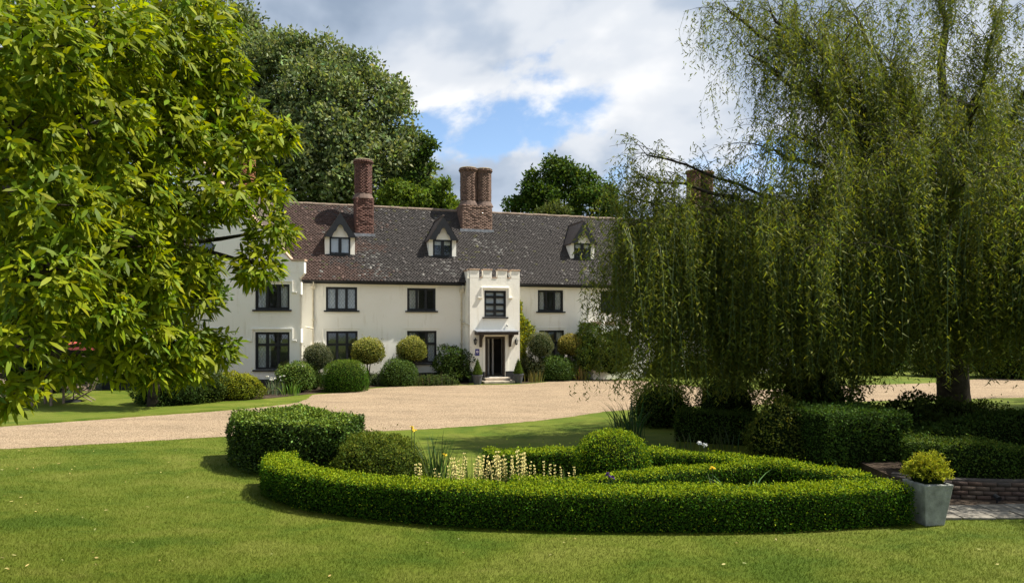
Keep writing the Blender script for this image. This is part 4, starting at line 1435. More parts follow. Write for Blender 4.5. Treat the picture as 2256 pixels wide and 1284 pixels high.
for k in range(4):
    q = 0.02 + (0.11 if k % 2 else 0)
    while q < wsl[-1] - 0.15 and nb < 290:
        i = min(int(np.searchsorted(wsl, q)), len(wsl) - 1) - 1
        i = max(i, 0)
        f = (q - wsl[i]) / wseg[i]
        p = wps[i] * (1 - f) + wps[i + 1] * f - np.array([8.2, 11.55, 0])
        dv = wps[i + 1] - wps[i]
        mobj('brick', random.choice(brick_ms), wl_t, loc=(p[0] + random.gauss(0, .004), p[1] - 0.0 + random.gauss(0, .007), 0.04 + k * 0.076), rot=(random.gauss(0, .03), random.gauss(0, .03), math.atan2(dv[1], dv[0]) + random.gauss(0, .02)))
        q += 0.226
        nb += 1

# stone edging on the ground before the wall
pv = thing('stone_paving', 'strip of worn flat paving stones between lawn and low brick wall', 'paving', (8.0, 10.75, 0))
x = 6.45
while x < 10.5:
    y0 = 10.35 + (x - 6.4) * 0.06
    w = random.uniform(0.32, 0.55)
    for row, (ya, yb) in enumerate(((y0, y0 + 0.36), (y0 + 0.375, y0 + 0.74))):
        sh = 0.2 if row else 0
        poly = [(x + sh + 0.006 + random.uniform(0, .02) - 8, ya - 10.75), (x + sh + w - 0.008 - 8, ya + random.uniform(-.01, .012) - 10.75), (x + sh + w - 0.006 - random.uniform(0, .02) - 8, yb - 0.006 - 10.75), (x + sh + 0.004 - 8, yb - random.uniform(0, .015) - 10.75)]
        MB().prism(poly, 0.0, 0.030 + random.uniform(0, 0.012), 'z').build('paving_stone', M['pave'] if 'pave' in M else M.setdefault('pave', plain('pave', (0.17, 0.155, 0.125), 0.9, 0.5, 7, 0.8, 25)), pv, bevel=0.008)
    x += w + 0.006
lt = thing('ground_spotlight', 'small dark garden spotlight at the foot of the low brick wall', 'lamp', (8.05, 11.33, 0.0))
MB().tube([(0, 0, 0), (0, 0, 0.07)], 0.012, 6).build('spike', M['black_paint'], lt)
MB().tube([(0, -0.05, 0.085), (0, 0.05, 0.115)], [0.045, 0.04], 10).build('lamp_head', M['black_paint'], lt)
MB().tube([(0, -0.056, 0.083), (0, -0.05, 0.085)], 0.036, 10).build('lens', M['glass'], lt)

sheet('path_soil', [np.array([6.35, 10.5, 0]), np.array([11.2, 10.75, 0]), np.array([11.2, 11.8, 0]), np.array([9.4, 11.6, 0]), np.array([8.2, 11.6, 0]), np.array([7.3, 11.8, 0]), np.array([6.7, 12.2, 0])], 0.007, M['soil'])

# big tapered stone pot with a golden shrub
pt = thing('stone_planter', 'tapered square grey stone planter at the end of the curved box hedge', 'planter', (6.22, 10.22, 0.0), math.radians(8))


def tapered(b, w0, w1, z0, z1):
    a, c = w0 / 2, w1 / 2
    return b.add([(-a, -a, z0), (a, -a, z0), (a, a, z0), (-a, a, z0), (-c, -c, z1), (c, -c, z1), (c, c, z1), (-c, c, z1)], [(0, 3, 2, 1), (0, 1, 5, 4), (1, 2, 6, 5), (2, 3, 7, 6), (3, 0, 4, 7)])


b = MB()
tapered(b, 0.31, 0.475, 0.0, 0.62)
n0 = len(b.v)
c, c2 = 0.2375, 0.203
b.add([(-c2, -c2, 0.62), (c2, -c2, 0.62), (c2, c2, 0.62), (-c2, c2, 0.62), (-c2 + .01, -c2 + .01, 0.53), (c2 - .01, -c2 + .01, 0.53), (c2 - .01, c2 - .01, 0.53), (-c2 + .01, c2 - .01, 0.53)],
      [(0, 4, 5, 1), (1, 5, 6, 2), (2, 6, 7, 3), (3, 7, 4, 0)])
b.f += [(4, 5, n0 + 1, n0), (5, 6, n0 + 2, n0 + 1), (6, 7, n0 + 3, n0 + 2), (7, 4, n0, n0 + 3)]
b.build('pot', M['pot_stone'], pt, bevel=0.012)
MB().box(-0.19, 0.19, -0.19, 0.19, 0.50, 0.55).build('compost', M['soil'], pt)
gs = thing('golden_shrub', 'bright golden yellow feathery shrub growing in the grey stone planter', 'shrub', (6.22, 10.22, 0.55))
# upright feathery shoots
nt_ = 330
d = rand_dirs(nt_ * 2)
d = d[d[:, 2] > -0.10][:nt_]
tips = d * np.array([0.33, 0.31, 0.35]) * rng.uniform(0.7, 1.1, (len(d), 1)) + np.array([0, 0, 0.17])
P, A = [], []
for tp, dd in zip(tips, d):
    for k in range(20):
        f = k / 20
        P.append(tp - dd * 0.12 * (1 - f) + rng.normal(0, 0.006, 3))
        A.append(norm((dd * 0.7 + rand_dirs(1)[0] * 0.9 + UP * 0.25)[None])[0])
P, A = np.array(P), np.array(A)
mobj('foliage', leaves('foliage', P, A, rand_dirs(len(P)), 0.04, 0.014, leaf_cols(len(P), (0.27, 0.285, 0.025), 0.3, 0.1), M['leaf']), gs)
core_blob((0, 0, 0.15), (0.30, 0.28, 0.26), gs, 0.75)

# ------------------------------------------------------------------ planting along the house
def gpos(x, y):
    p = gp(x, y)
    return p[0], p[1]


GOLD = (0.20, 0.175, 0.035)
X, Y = gpos(523, 878)
shrub('golden_bush', 'low spreading yellow green bush before the gabled wing', 'bush', X, Y, (0.95, 0.75, 0.66), 0.36, 6500, 0.07, (0.12, 0.145, 0.014), amp=0.07, young=(0.25, 0.26, 0.02), young_p=0.5, low=-0.5, hue=0.05)
X, Y = gpos(440, 885)
shrub('green_bush', 'dark bush with hanging twigs next to the low yellow green bush', 'bush', X, Y, (0.85, 0.8, 0.95), 0.45, 4500, 0.08, (0.05, 0.075, 0.014), amp=0.10, low=-0.5)
X, Y = gpos(375, 889)
shrub('green_bush', 'dark green bush beneath the chestnut branches on the border edge', 'bush', X, Y, (1.3, 0.9, 1.0), 0.45, 6000, 0.08, (0.04, 0.07, 0.016), amp=0.10, low=-0.5)
X, Y = gpos(598, 872)
iris_clump('pale grey green plant with small white flowers before the wing plinth', X, Y + .5, 60, 0.75, 0.38, (0.16, 0.19, 0.12), 0.2, 0.03, name='white_flower_plant', flowers=[(random.uniform(-.4, .4), random.uniform(-.2, .2), random.uniform(.5, .85), (0.7, 0.7, 0.6)) for _ in range(9)])
X, Y = gpos(643, 866)
shrub('round_bush', 'round glossy green bush at the corner of the gabled wing', 'bush', X, Y + .5, (0.80, 0.8, 0.70), 0.55, 5500, 0.07, (0.075, 0.125, 0.02), amp=0.06, mat='leaf_gloss', young=(0.12, 0.17, 0.02), young_p=0.3)
X, Y = gpos(640, 870)
iris_clump('fresh green iris leaves before the round glossy bush', X, Y, 44, 0.72, 0.42, (0.12, 0.18, 0.03), 0.25, 0.04)
X, Y = gpos(679, 862)
shrub('round_bush', 'small dark clipped bush squeezed behind the round glossy bush', 'bush', X - .1, Y + .9, (0.42, 0.42, 0.62), 0.45, 2600, 0.055, (0.05, 0.08, 0.014))


def standard(label, px, py_c, rpx, py_base, base, n=6500, stems=3, leaf=0.065, young=None, dy=0.0, sq=0.9, name='standard_shrub', twiggy=False, group=None):
    p = gp(px, py_base)
    Y = min(p[1] + dy, h2w(hu(px, -0.75), -0.75)[1])
    X = (px - CX) / F * Y
    zc = HC + (HY - py_c) / F * Y
    r = rpx / F * Y
    return shrub(name, label, 'topiary', X, Y, (r, r, r * sq), zc, n, leaf, base, low=-0.75, amp=0.03, young=young, young_p=0.4, stems=stems, stem_h=zc - r * 0.4, core=0.84, up=0.25)


standard('grey green ball shaped shrub on bare stems in the corner by the downpipe', 700, 788, 30, 858, (0.085, 0.10, 0.055), leaf=0.055, dy=0.5, young=(0.14, 0.15, 0.08), sq=1.05)
X, Y = gpos(753, 864)
shrub('box_dome', 'large clipped box dome, broadest of those along the house front', 'topiary', X, Y + .6, (0.98, 0.95, 0.92), 0.42, 12000, 0.045, BOX, low=-0.45, power=2.5, amp=0.015, young=(0.11, 0.16, 0.02), young_p=0.4)
standard('golden variegated ball on bare stems beside the large box dome', 811, 776, 35, 853, (0.14, 0.155, 0.03), dy=0.8, young=(0.36, 0.36, 0.10))
X, Y = gpos(818, 850)
shrub('catmint', 'small grey green leafy plant below the golden ball beside the large box dome', 'plant', X, Y + .3, (0.42, 0.4, 0.42), 0.15, 1400, 0.07, (0.11, 0.15, 0.07), core=0.6, amp=0.08)
X, Y = gpos(874, 851)
shrub('box_dome', 'clipped leafy dome below the golden ball shrub with the bushy underplanting', 'topiary', X, Y + .6, (0.85, 0.85, 0.82), 0.42, 7500, 0.06, (0.055, 0.10, 0.018), low=-0.45, power=2.3, amp=0.03, mat='leaf_gloss', young=(0.10, 0.16, 0.02), young_p=0.3)
standard('golden variegated ball before the ground floor window nearer the porch', 907, 772, 32, 848, (0.14, 0.155, 0.03), dy=0.7, young=(0.36, 0.36, 0.10))
X, Y = gpos(1000, 846)
shrub('leafy_shrub', 'loose dark leafy shrub against the porch side wall', 'shrub', X - .1, Y + .6, (0.85, 0.6, 0.95), 0.85, 4200, 0.10, (0.05, 0.085, 0.018), amp=0.14, core=0.65)
for (px_, pb, lab) in ((935, 850, 'tuft of pale grasses and faded flower heads below the golden ball near the porch'), (975, 849, 'wispy pale grasses beside the dark leafy porch shrub')):
    X, Y = gpos(px_, pb)
    t = iris_clump(lab, X, Y + .3, 70, 0.75, 0.55, (0.11, 0.12, 0.06), 0.15, 0.018, name='ornamental_grass')
    shrub('ground_cover', 'low green leaves below the ' + ('pale tufted grasses' if px_ < 950 else 'wispy porch grasses'), 'plant', X, Y + .35, (0.75, 0.4, 0.36), 0.08, 1800, 0.07, (0.055, 0.085, 0.02), core=0.6, amp=0.05)

# pots with cones at the door
for (px_, lab1, lab2) in ((1052, 'dark round pot beside the step below the blue plaque', 'small cone shaped conifer in the pot below the blue plaque'), (1142, 'dark round pot beside the step near the climbing plant', 'small cone shaped conifer in the pot near the climbing plant')):
    dd = PD - 0.75
    w = h2w(hu(px_, dd), dd)
    pot = thing('plant_pot', lab1, 'plant pot', (w[0], w[1], 0.004), 0.0, 'pots at the door')
    MB().lathe([(0.17, 0.0), (0.245, 0.40), (0.265, 0.41), (0.265, 0.46), (0.23, 0.46), (0.22, 0.40), (0.01, 0.39)], 18).build('pot_body', M['pot_dark'], pot, smooth=False)
    MB().lathe([(0.215, 0.38), (0.21, 0.43), (0.01, 0.435)], 14).build('compost', M['soil'], pot)
    cn = thing('cone_conifer', lab2, 'topiary', (w[0], w[1], 0.43), 0.0, 'cone conifers at the door')
    n = 3200
    z = 1 - np.sqrt(rng.random(n))
    a = rng.random(n) * 6.283
    r = 0.24 * (1 - z) * (0.9 + 0.15 * rng.random(n)) * np.minimum(1, 0.75 + z * 3)
    P = np.c_[r * np.cos(a), r * np.sin(a), 0.03 + z * 0.78]
    foliage('foliage', P, norm(np.c_[np.cos(a), np.sin(a), np.full(n, 0.5)]), 0.04, 0.5, (0.07, 0.115, 0.02), cn, depth=0.02, up=0.5, young=(0.12, 0.17, 0.02), young_p=0.3)
    MB().lathe([(0.16, 0.0), (0.18, 0.08), (0.02, 0.70)], 10).build('shade_core', M['twigs'], cn)  # dark core painted as the shaded inside of the cone

# climber on the porch side and front wall
cl = thing('climbing_plant', 'yellow green climbing plant growing up beside the porch', 'climber', h2w(PU1 + 0.35, -0.4))
pts, nn = [], []
for _ in range(5200):
    z = rng.uniform(0.2, 4.05)
    wdt = (0.95 if z < 2.9 else 0.95 - (z - 2.9) * 0.62) * (0.85 + 0.3 * math.sin(z * 3.1))
    u = PU1 + 0.05 + wdt * rng.random() ** 1.3
    dmid = -0.12 - 0.55 * rng.random() ** 0.6 * (1 - (u - PU1) / 1.3)
    pts.append(h2w(u, dmid + rng.normal(0, 0.05), z))
    nn.append((sT + rng.normal(0, .3), -cT, 0.3))
pts, nn = np.array(pts), norm(np.array(nn))
foliage('foliage', pts - h2w(PU1 + 0.35, -0.4), nn, 0.10, 0.7, (0.13, 0.17, 0.02), cl, depth=0.05, young=(0.32, 0.32, 0.02), young_p=0.8, up=-0.1)
MB().tube([(0, 0, 0), (-0.1, 0.1, 1.2), (0.0, 0.12, 2.4), (-0.2, 0.15, 3.6)], [0.03, 0.025, 0.02, 0.01], 6).build('stem', M['bark'], cl)
standard('large silvery green ball between climbing plant and ground floor window', 1190, 761, 29, 838, (0.10, 0.12, 0.06), n=4500, leaf=0.05, young=(0.17, 0.18, 0.10), dy=0.9, sq=1.02)
X, Y = h2w(hu(1176, -1.6), -1.6)[:2]
shrub('dark_shrub', 'dark twiggy shrub below the large silvery ball beside the porch', 'shrub', X, Y + .7, (0.65, 0.45, 0.65), 0.62, 2600, 0.08, (0.06, 0.07, 0.03), amp=0.10, core=0.6)
iris_clump('yellowish strappy leaves at the gravel edge beside the porch pot', X, Y, 50, 0.75, 0.5, (0.19, 0.19, 0.06), 0.15, 0.035, name='strappy_plant')
X, Y = h2w(hu(1228, -1.5), -1.5)[:2]
shrub('box_dome', 'clipped glossy dome beneath the window between silvery ball and golden ball', 'topiary', X, Y + .6, (0.88, 0.8, 0.82), 0.45, 6500, 0.065, (0.055, 0.105, 0.018), low=-0.45, power=2.3, amp=0.03, mat='leaf_gloss', young=(0.10, 0.16, 0.02), young_p=0.3)
standard('golden red tinged ball on stems next to the low battlemented bay', 1257, 762, 28, 832, (0.14, 0.14, 0.03), dy=0.7, young=(0.36, 0.30, 0.08))
iris_clump('yellow striped strappy leaves below the golden red tinged ball', *h2w(hu(1277, -1.3), -1.3)[:2], 40, 0.95, 0.35, (0.20, 0.19, 0.06), 0.15, 0.04, name='strappy_plant')
X, Y = h2w(hu(1295, -1.4), -1.4)[:2]
shrub('wall_shrub', 'tall leafy wall shrub growing round the low battlemented bay', 'shrub', X, Y + .3, (0.75, 0.45, 1.5), 1.45, 5600, 0.10, (0.065, 0.105, 0.02), amp=0.14, core=0.7)
shrub('wall_shrub', 'tall light green shrub before the low battlemented bay, veiled by willow', 'shrub', X + 1.25, Y + .1, (0.85, 0.5, 1.35), 1.25, 5600, 0.10, (0.11, 0.15, 0.03), amp=0.14, core=0.7)
# shrubs further along the front, behind the willow
for i, u in enumerate((18.6, 20.8, 23.2)):
    w = h2w(u, -0.9)
    shrub('border_shrub', ('mid green rounded border shrub under the willow drapes against the house', 'yellow green border shrub half hidden behind the willow drapes', 'dark border shrub near the rear house door behind the willow')[i], 'shrub', w[0], w[1], (0.9, 0.6, 0.75), 0.4, 2500, 0.09, ((0.06, 0.10, 0.02), (0.13, 0.15, 0.02), (0.045, 0.075, 0.016))[i], amp=0.08)

# small fittings on the porch
def on_porch(px, py, d):
    w = h2w(hu(px, d), d)
    return (w[0], w[1], hz(px, py, d))


for px_, lab in ((1047.5, 'black wall lantern above the blue plaque by the door'), (1138, 'black wall lantern half hidden by the climbing plant')):
    lan = thing('wall_lantern', lab, 'lantern', on_porch(px_, 757, PD - 0.14), TH, 'lanterns by the door')
    MB().box(-0.03, 0.03, 0.10, 0.136, -0.02, 0.22).build('back_plate', M['black_paint'], lan)
    MB().tube([(0, 0.10, 0.05), (0, 0.05, 0.0), (0, 0.0, -0.02)], 0.012, 6).build('arm', M['black_paint'], lan)
    MB().lathe([(0.02, -0.06), (0.05, -0.03), (0.055, 0.0)], 6).build('base', M['black_paint'], lan)
    MB().lathe([(0.052, 0.0), (0.085, 0.17)], 6).build('glass', M['glass'], lan)
    bars = MB()
    for k in range(6):
        a = k * math.pi / 3
        bars.tube([(0.054 * math.cos(a), 0.054 * math.sin(a), 0), (0.087 * math.cos(a), 0.087 * math.sin(a), 0.17)], 0.007, 4)
    bars.build('cage', M['black_paint'], lan)
    MB().lathe([(0.10, 0.17), (0.09, 0.19), (0.03, 0.25), (0.02, 0.28), (0.005, 0.31)], 6).build('cap', M['black_paint'], lan)
sg = thing('wall_plaque', 'dark blue rectangular plaque with round white emblem beside the front door', 'sign', on_porch(1051.5, 776, PD - 0.012), TH)
MB().box(-0.105, 0.105, -0.012, 0.011, -0.165, 0.165).build('plate', M['blue_sign'], sg, bevel=0.004)
petals = MB()
for k in range(8):
    a = k * math.pi / 4 + math.pi / 8
    petals.prism([(0.042 * math.cos(a) + 0.026 * math.cos(t), 0.03 + 0.042 * math.sin(a) + 0.026 * math.sin(t)) for t in np.linspace(0, 6.283, 11)[:-1]], -0.0150 - k * 0.0002, -0.0125, 'y')
petals.build('emblem', plain('emblem_white', (0.72, 0.66, 0.78), 0.5), sg)
MB().prism([(0.020 * math.cos(t), 0.03 + 0.020 * math.sin(t)) for t in np.linspace(0, 6.283, 13)[:-1]], -0.018, -0.0168, 'y').build('emblem_centre', plain('emblem_blue', (0.16, 0.12, 0.42), 0.5), sg)
MB().box(-0.07, 0.07, -0.0145, -0.0122, -0.085, -0.075).box(-0.055, 0.055, -0.0145, -0.0122, -0.115, -0.107).build('lettering', plain('emblem_pale', (0.35, 0.35, 0.55), 0.5), sg)
sc_ = thing('security_camera', 'small dome camera on the porch wall above the canopy', 'camera', on_porch(1117, 717, PD - 0.06), TH)
MB().lathe([(0.05, 0.06), (0.055, 0.03), (0.05, 0.0)], 10).build('mount', M['white_paint'], sc_)
MB().lathe([(0.045, -0.002), (0.04, -0.03), (0.015, -0.05)], 10).build('dome', M['black_paint'], sc_)
# ------------------------------------------------------------------ trees
def limb(b, p0, p1, r0, r1, n=6, bow=0.12, seg=5):
    p0, p1 = np.asarray(p0, float), np.asarray(p1, float)
    L = np.linalg.norm(p1 - p0)
    off = rng.normal(0, 1, 3) * L * 0.05
    pts, rad = [], []
    for i in range(seg + 1):
        t = i / seg
        pts.append(p0 * (1 - t) + p1 * t + off * math.sin(math.pi * t) + UP * bow * L * math.sin(math.pi * t) * 0.6)
        rad.append(r0 * (1 - t) + r1 * t)
    b.tube(pts, rad, n, cap=False)
    return pts


def crown_points(lobes, n_tufts, sub=7, shell=0.82):
    """lobes (cx,cy,cz,rx,ry,rz) -> tuft positions and outward directions on a lumpy crown"""
    subs = []
    for l in lobes:
        c, r = np.array(l[:3]), np.array(l[3:6])
        d = rand_dirs(sub * 3)
        d = d[d[:, 2] > -0.55][:sub]
        for q in d:
            k = rng.uniform(0.30, 0.50)
            subs.append((c + q * r * (1 - k * 0.55), r * k))
        subs.append((c, r * 0.72))
    C = np.array([s[0] for s in subs])
    R = np.array([s[1] for s in subs])
    area = (R ** 1.6).prod(1) ** (1 / 2.4)
    idx = rng.choice(len(subs), n_tufts, p=area / area.sum())
    d = rand_dirs(n_tufts)
    d[:, 2] = np.where(d[:, 2] < -0.5, -d[:, 2], d[:, 2])
    k = shell + (1.04 - shell) * rng.random((n_tufts, 1)) ** 0.6
    return C[idx] + d * R[idx] * k, d


def tree(name, label, base, top, trunk_r, lobes, n_tufts, per, leaf, wid, col, tuft_r, mat='leaf', var=0.3, hue=0.1, bark='bark', sub=7, group=None, young=None, young_p=0.0):
    base = np.asarray(base, float)
    t = thing(name, label, 'tree', base, 0.0, group)
    L = [tuple(np.array(l[:3]) - base) + tuple(l[3:6]) for l in lobes]
    top = np.asarray(top, float) - base
    b = MB()
    limb(b, (0, 0, -0.1), top, trunk_r, trunk_r * 0.6, 10, 0.0, 6)
    b.build('trunk', M[bark], t, smooth=True)
    br = MB()
    for l in L:
        f = random.uniform(0.55, 1.0)
        limb(br, top * f, np.array(l[:3]), trunk_r * 0.38, trunk_r * 0.10, 6, 0.08)
        for q in rand_dirs(5):
            limb(br, np.array(l[:3]) - q * 0.1, np.array(l[:3]) + q * np.array(l[3:6]) * 0.85, trunk_r * 0.10, trunk_r * 0.02, 4, 0.05, 3)
    br.build('branches', M[bark], t, smooth=True)
    P, D = crown_points(L, n_tufts, sub)
    n = n_tufts * per
    Pt = np.repeat(P, per, 0) + rng.normal(0, tuft_r * 0.5, (n, 3))
    Dt = np.repeat(D, per, 0)
    A = norm(Dt * 0.5 + rand_dirs(n) + UP * 0.1)
    tone = np.repeat(np.exp(rng.normal(0, 0.16, (n_tufts, 1))), per, 0)
    cols = leaf_cols(n, col, var, hue) * tone
    if young is not None:
        y = rng.random(n) < young_p
        cols[y] = leaf_cols(y.sum(), young, 0.2, 0.08)
    Ls = leaf * rng.uniform(0.6, 1.3, n)
    o = mobj('crown', leaves('crown', Pt, A, norm(rand_dirs(n) + Dt * 0.6), Ls, Ls * wid, cols, M[mat]), t, 'stuff')
    return t


def lob(x, y, rpx, Y, ky=1.0, kz=1.0):
    """lobe of a crown from its outline in the photograph and its depth"""
    p = at(x, y, Y)
    r = rpx / F * Y
    return (p[0], p[1], p[2], r, r * ky, r * kz)


# great evergreen oak behind the left end of the house
YB = 54.0
big = [lob(700, 270, 145, YB), lob(620, 205, 105, YB + 1), lob(690, 155, 68, YB), lob(790, 220, 90, YB - 1), lob(850, 260, 60, YB - 2), lob(830, 340, 90, YB - 3), lob(720, 390, 130, YB - 3),
       lob(600, 330, 120, YB - 2), lob(640, 440, 120, YB - 1), lob(900, 380, 60, YB - 2), lob(860, 430, 90, YB - 1), lob(560, 240, 90, YB + 2), lob(740, 470, 130, YB), lob(520, 420, 140, YB + 1),
       lob(650, 112, 40, YB), lob(755, 162, 46, YB), lob(815, 190, 42, YB), lob(868, 215, 34, YB - 1), lob(885, 320, 45, YB - 2), lob(915, 420, 40, YB - 2), lob(580, 130, 55, YB + 2), lob(530, 90, 60, YB + 3)]
tree('evergreen_oak', 'huge grey green evergreen oak towering behind the end chimney of the house', (-14.5, YB, 0), (-14.0, YB, 13), 0.9, big, 10500, 9, 0.34, 0.55, (0.130, 0.172, 0.066), 0.55, var=0.35, young=(0.24, 0.27, 0.15), young_p=0.22, bark='bark', sub=9)
left2 = [lob(500, 90, 70, 60), lob(440, 60, 90, 60), lob(380, 120, 120, 60), lob(470, 180, 100, 59), lob(350, 260, 150, 59), lob(480, 320, 120, 58), lob(300, 380, 160, 58)]
tree('evergreen_oak', 'second grey green evergreen oak mostly hidden behind the chestnut crown', (-29, 60, 0), (-28.5, 60, 14), 0.9, left2, 2600, 9, 0.36, 0.55, (0.085, 0.105, 0.050), 0.6, young=(0.17, 0.18, 0.11), young_p=0.2, sub=8)
# oaks behind the ridge
YO = 58.0
oak1 = [lob(1215, 385, 34, YO), lob(1195, 425, 45, YO), lob(1240, 420, 40, YO + 1), lob(1165, 412, 24, YO), lob(1290, 410, 36, YO), lob(1322, 440, 36, YO), lob(1130, 462, 26, YO), lob(1240, 460, 50, YO), lob(1300, 462, 50, YO), lob(1185, 465, 40, YO), lob(1350, 465, 30, YO), lob(1245, 368, 16, YO)]
tree('oak_tree', 'green oak with open crown rising above the middle of the roof ridge', (4.2, YO, 0), (4.0, YO, 9), 0.5, oak1, 1700, 11, 0.30, 0.6, (0.055, 0.10, 0.018), 0.38, young=(0.10, 0.14, 0.02), young_p=0.2, sub=8)
oak2 = [lob(945, 320, 18, 50), lob(935, 345, 16, 50), lob(948, 372, 12, 50), lob(925, 360, 18, 50), lob(920, 410, 36, 50), lob(900, 440, 40, 50)]
tree('oak_tree', 'ragged oak branch tips beside the evergreen oak against the sky', (-7.8, 50, 0), (-7.3, 50, 11), 0.35, oak2, 520, 11, 0.26, 0.6, (0.06, 0.10, 0.018), 0.30, sub=6)
oak3 = [lob(978, 412, 18, 47), lob(965, 430, 16, 47), lob(950, 450, 34, 47), lob(985, 450, 24, 47), lob(915, 455, 40, 47), lob(880, 450, 40, 47), lob(1000, 465, 20, 47)]
tree('oak_tree', 'light green small tree between the single and the double chimney', (-5.5, 47, 0), (-5.3, 47, 8), 0.3, oak3, 620, 11, 0.26, 0.6, (0.10, 0.15, 0.02), 0.32, sub=7)
cyp = [lob(1215, 475, 26, 48), lob(1235, 478, 20, 48), lob(1195, 480, 20, 48)]
tree('conifer', 'feathery conifer top just showing over the ridge below the green oak', (2.8, 48, 0), (2.8, 48, 8), 0.25, cyp, 200, 12, 0.30, 0.25, (0.085, 0.11, 0.03), 0.3, sub=5)

# trees and shrubs closing the view on the right, beyond the drive
rt = [('dark_tree', 'dark yew closing the garden beyond the end of the drive', 30.5, 44, 2.6, 7.5, (0.028, 0.048, 0.012)), ('garden_tree', 'leafy tree behind the lawn seen through the willow', 24.5, 50, 3.6, 10, (0.055, 0.09, 0.018)),
      ('garden_tree', 'broad tree beyond the far end of the house behind the willow', 19.5, 55, 4.2, 12, (0.06, 0.10, 0.018)), ('garden_tree', 'tall dark tree at the far end of the drive', 36.0, 50, 4.5, 13, (0.035, 0.06, 0.014)),
      ('garden_tree', 'pale green tree further back behind the drive end', 28.5, 60, 5.0, 13, (0.07, 0.11, 0.02)), ('dark_tree', 'dark spreading yew behind the willow trunk near the drive', 40.0, 42, 3.5, 9, (0.03, 0.05, 0.012))]
for nm, lab, x, y, r, h, col in rt:
    lbs = [(x + random.uniform(-.5, .5) * r, y + random.uniform(-.3, .3) * r, h * f, r * q, r * q, r * q) for f, q in ((0.18, 0.9), (0.36, 1.0), (0.55, 0.95), (0.74, 0.75), (0.88, 0.5), (0.3, 1.0), (0.62, 0.8))]
    tree(nm, lab, (x, y, 0), (x, y, h * 0.6), 0.3, lbs, 850, 10, 0.38, 0.6, col, 0.5, sub=7)
for i, (x, y, r, lab) in enumerate(((21.0, 39.5, 1.4, 'rounded bush on the far lawn edge near the house end'), (23.8, 38.0, 1.1, 'green bush on the lawn beyond the drive behind the willow trunk'), (27.0, 37.0, 1.7, 'broad dark bush beyond the drive'))):
    shrub('garden_bush', lab, 'bush', x, y, (r * 1.2, r, r), r * 0.6, 3000, 0.14, (0.05, 0.085, 0.016), amp=0.15)

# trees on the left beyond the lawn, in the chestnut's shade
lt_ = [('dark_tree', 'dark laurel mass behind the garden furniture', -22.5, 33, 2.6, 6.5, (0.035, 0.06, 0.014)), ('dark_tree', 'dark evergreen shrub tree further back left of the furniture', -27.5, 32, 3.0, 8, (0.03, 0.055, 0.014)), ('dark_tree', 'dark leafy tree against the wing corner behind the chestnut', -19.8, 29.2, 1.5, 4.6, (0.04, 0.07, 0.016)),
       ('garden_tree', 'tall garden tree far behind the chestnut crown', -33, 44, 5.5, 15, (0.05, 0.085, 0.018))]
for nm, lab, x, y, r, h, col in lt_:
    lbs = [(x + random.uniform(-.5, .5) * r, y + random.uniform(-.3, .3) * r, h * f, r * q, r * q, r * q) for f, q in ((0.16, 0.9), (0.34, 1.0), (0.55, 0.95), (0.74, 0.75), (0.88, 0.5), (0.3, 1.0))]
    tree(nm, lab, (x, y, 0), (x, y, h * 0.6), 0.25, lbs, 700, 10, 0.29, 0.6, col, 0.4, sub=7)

# smaller tree near the wing, mostly behind the chestnut; it shades the grass by the furniture
sm = [lob(440, 590, 42, 24.0), lob(470, 650, 34, 23.6), lob(400, 640, 52, 24.0), lob(360, 580, 60, 24.4), lob(310, 650, 60, 24.2), lob(420, 520, 45, 24.6), lob(350, 500, 60, 25.0), lob(280, 580, 60, 24.8), lob(260, 700, 50, 24.5), lob(370, 710, 42, 23.8)]
tree('garden_tree', 'shaded dark green tree before the wing, half hidden by the chestnut leaves', (-12.9, 24.5, 0), (-12.6, 24.4, 3.6), 0.22, sm, 1500, 9, 0.17, 0.45, (0.062, 0.105, 0.014), 0.26, sub=6)

# ------------------------------------------------------------------ sweet chestnut, close on the left
KC = 0.79
ch_base = np.array([-9.2, 9.6, 0.0])
chest = thing('chestnut_tree', 'large sweet chestnut with long glossy bright green leaves overhanging the drive', 'tree', ch_base)
cl_ = [(425, 60, 95, 9.0), (490, 150, 55, 9.2), (330, 130, 110, 8.6), (200, 70, 130, 7.6), (60, 110, 130, 6.8), (475, 235, 60, 9.3), (598, 300, 48, 9.5), (510, 320, 70, 9.2), (598, 410, 42, 9.5), (490, 420, 75, 9.0),
       (600, 505, 50, 9.6), (570, 585, 48, 9.4), (350, 290, 100, 8.6), (180, 250, 120, 7.6), (30, 290, 100, 6.8), (250, 410, 110, 8.1), (95, 450, 115, 7.1), (385, 470, 75, 8.8), (250, 550, 100, 8.1), (95, 600, 105, 7.1),
       (335, 620, 80, 8.5), (425, 590, 55, 8.9), (450, 660, 34, 9.0), (485, 768, 42, 9.3), (400, 755, 62, 9.0), (310, 745, 85, 8.6), (215, 690, 75, 7.9), (30, 735, 75, 6.9), (25, 860, 48, 7.1), (250, 800, 48, 8.4), (340, 815, 42, 8.7), (420, 815, 36, 9.1), (430, 250, 70, 9.6), (545, 240, 30, 9.4), (640, 300, 22, 9.5), (120, 690, 55, 7.4), (150, 815, 32, 7.8), (95, 835, 26, 7.5)]
lobes = [lob(x, y, r * 1.02, Yd * KC, 1.0, 0.84) for x, y, r, Yd in cl_]
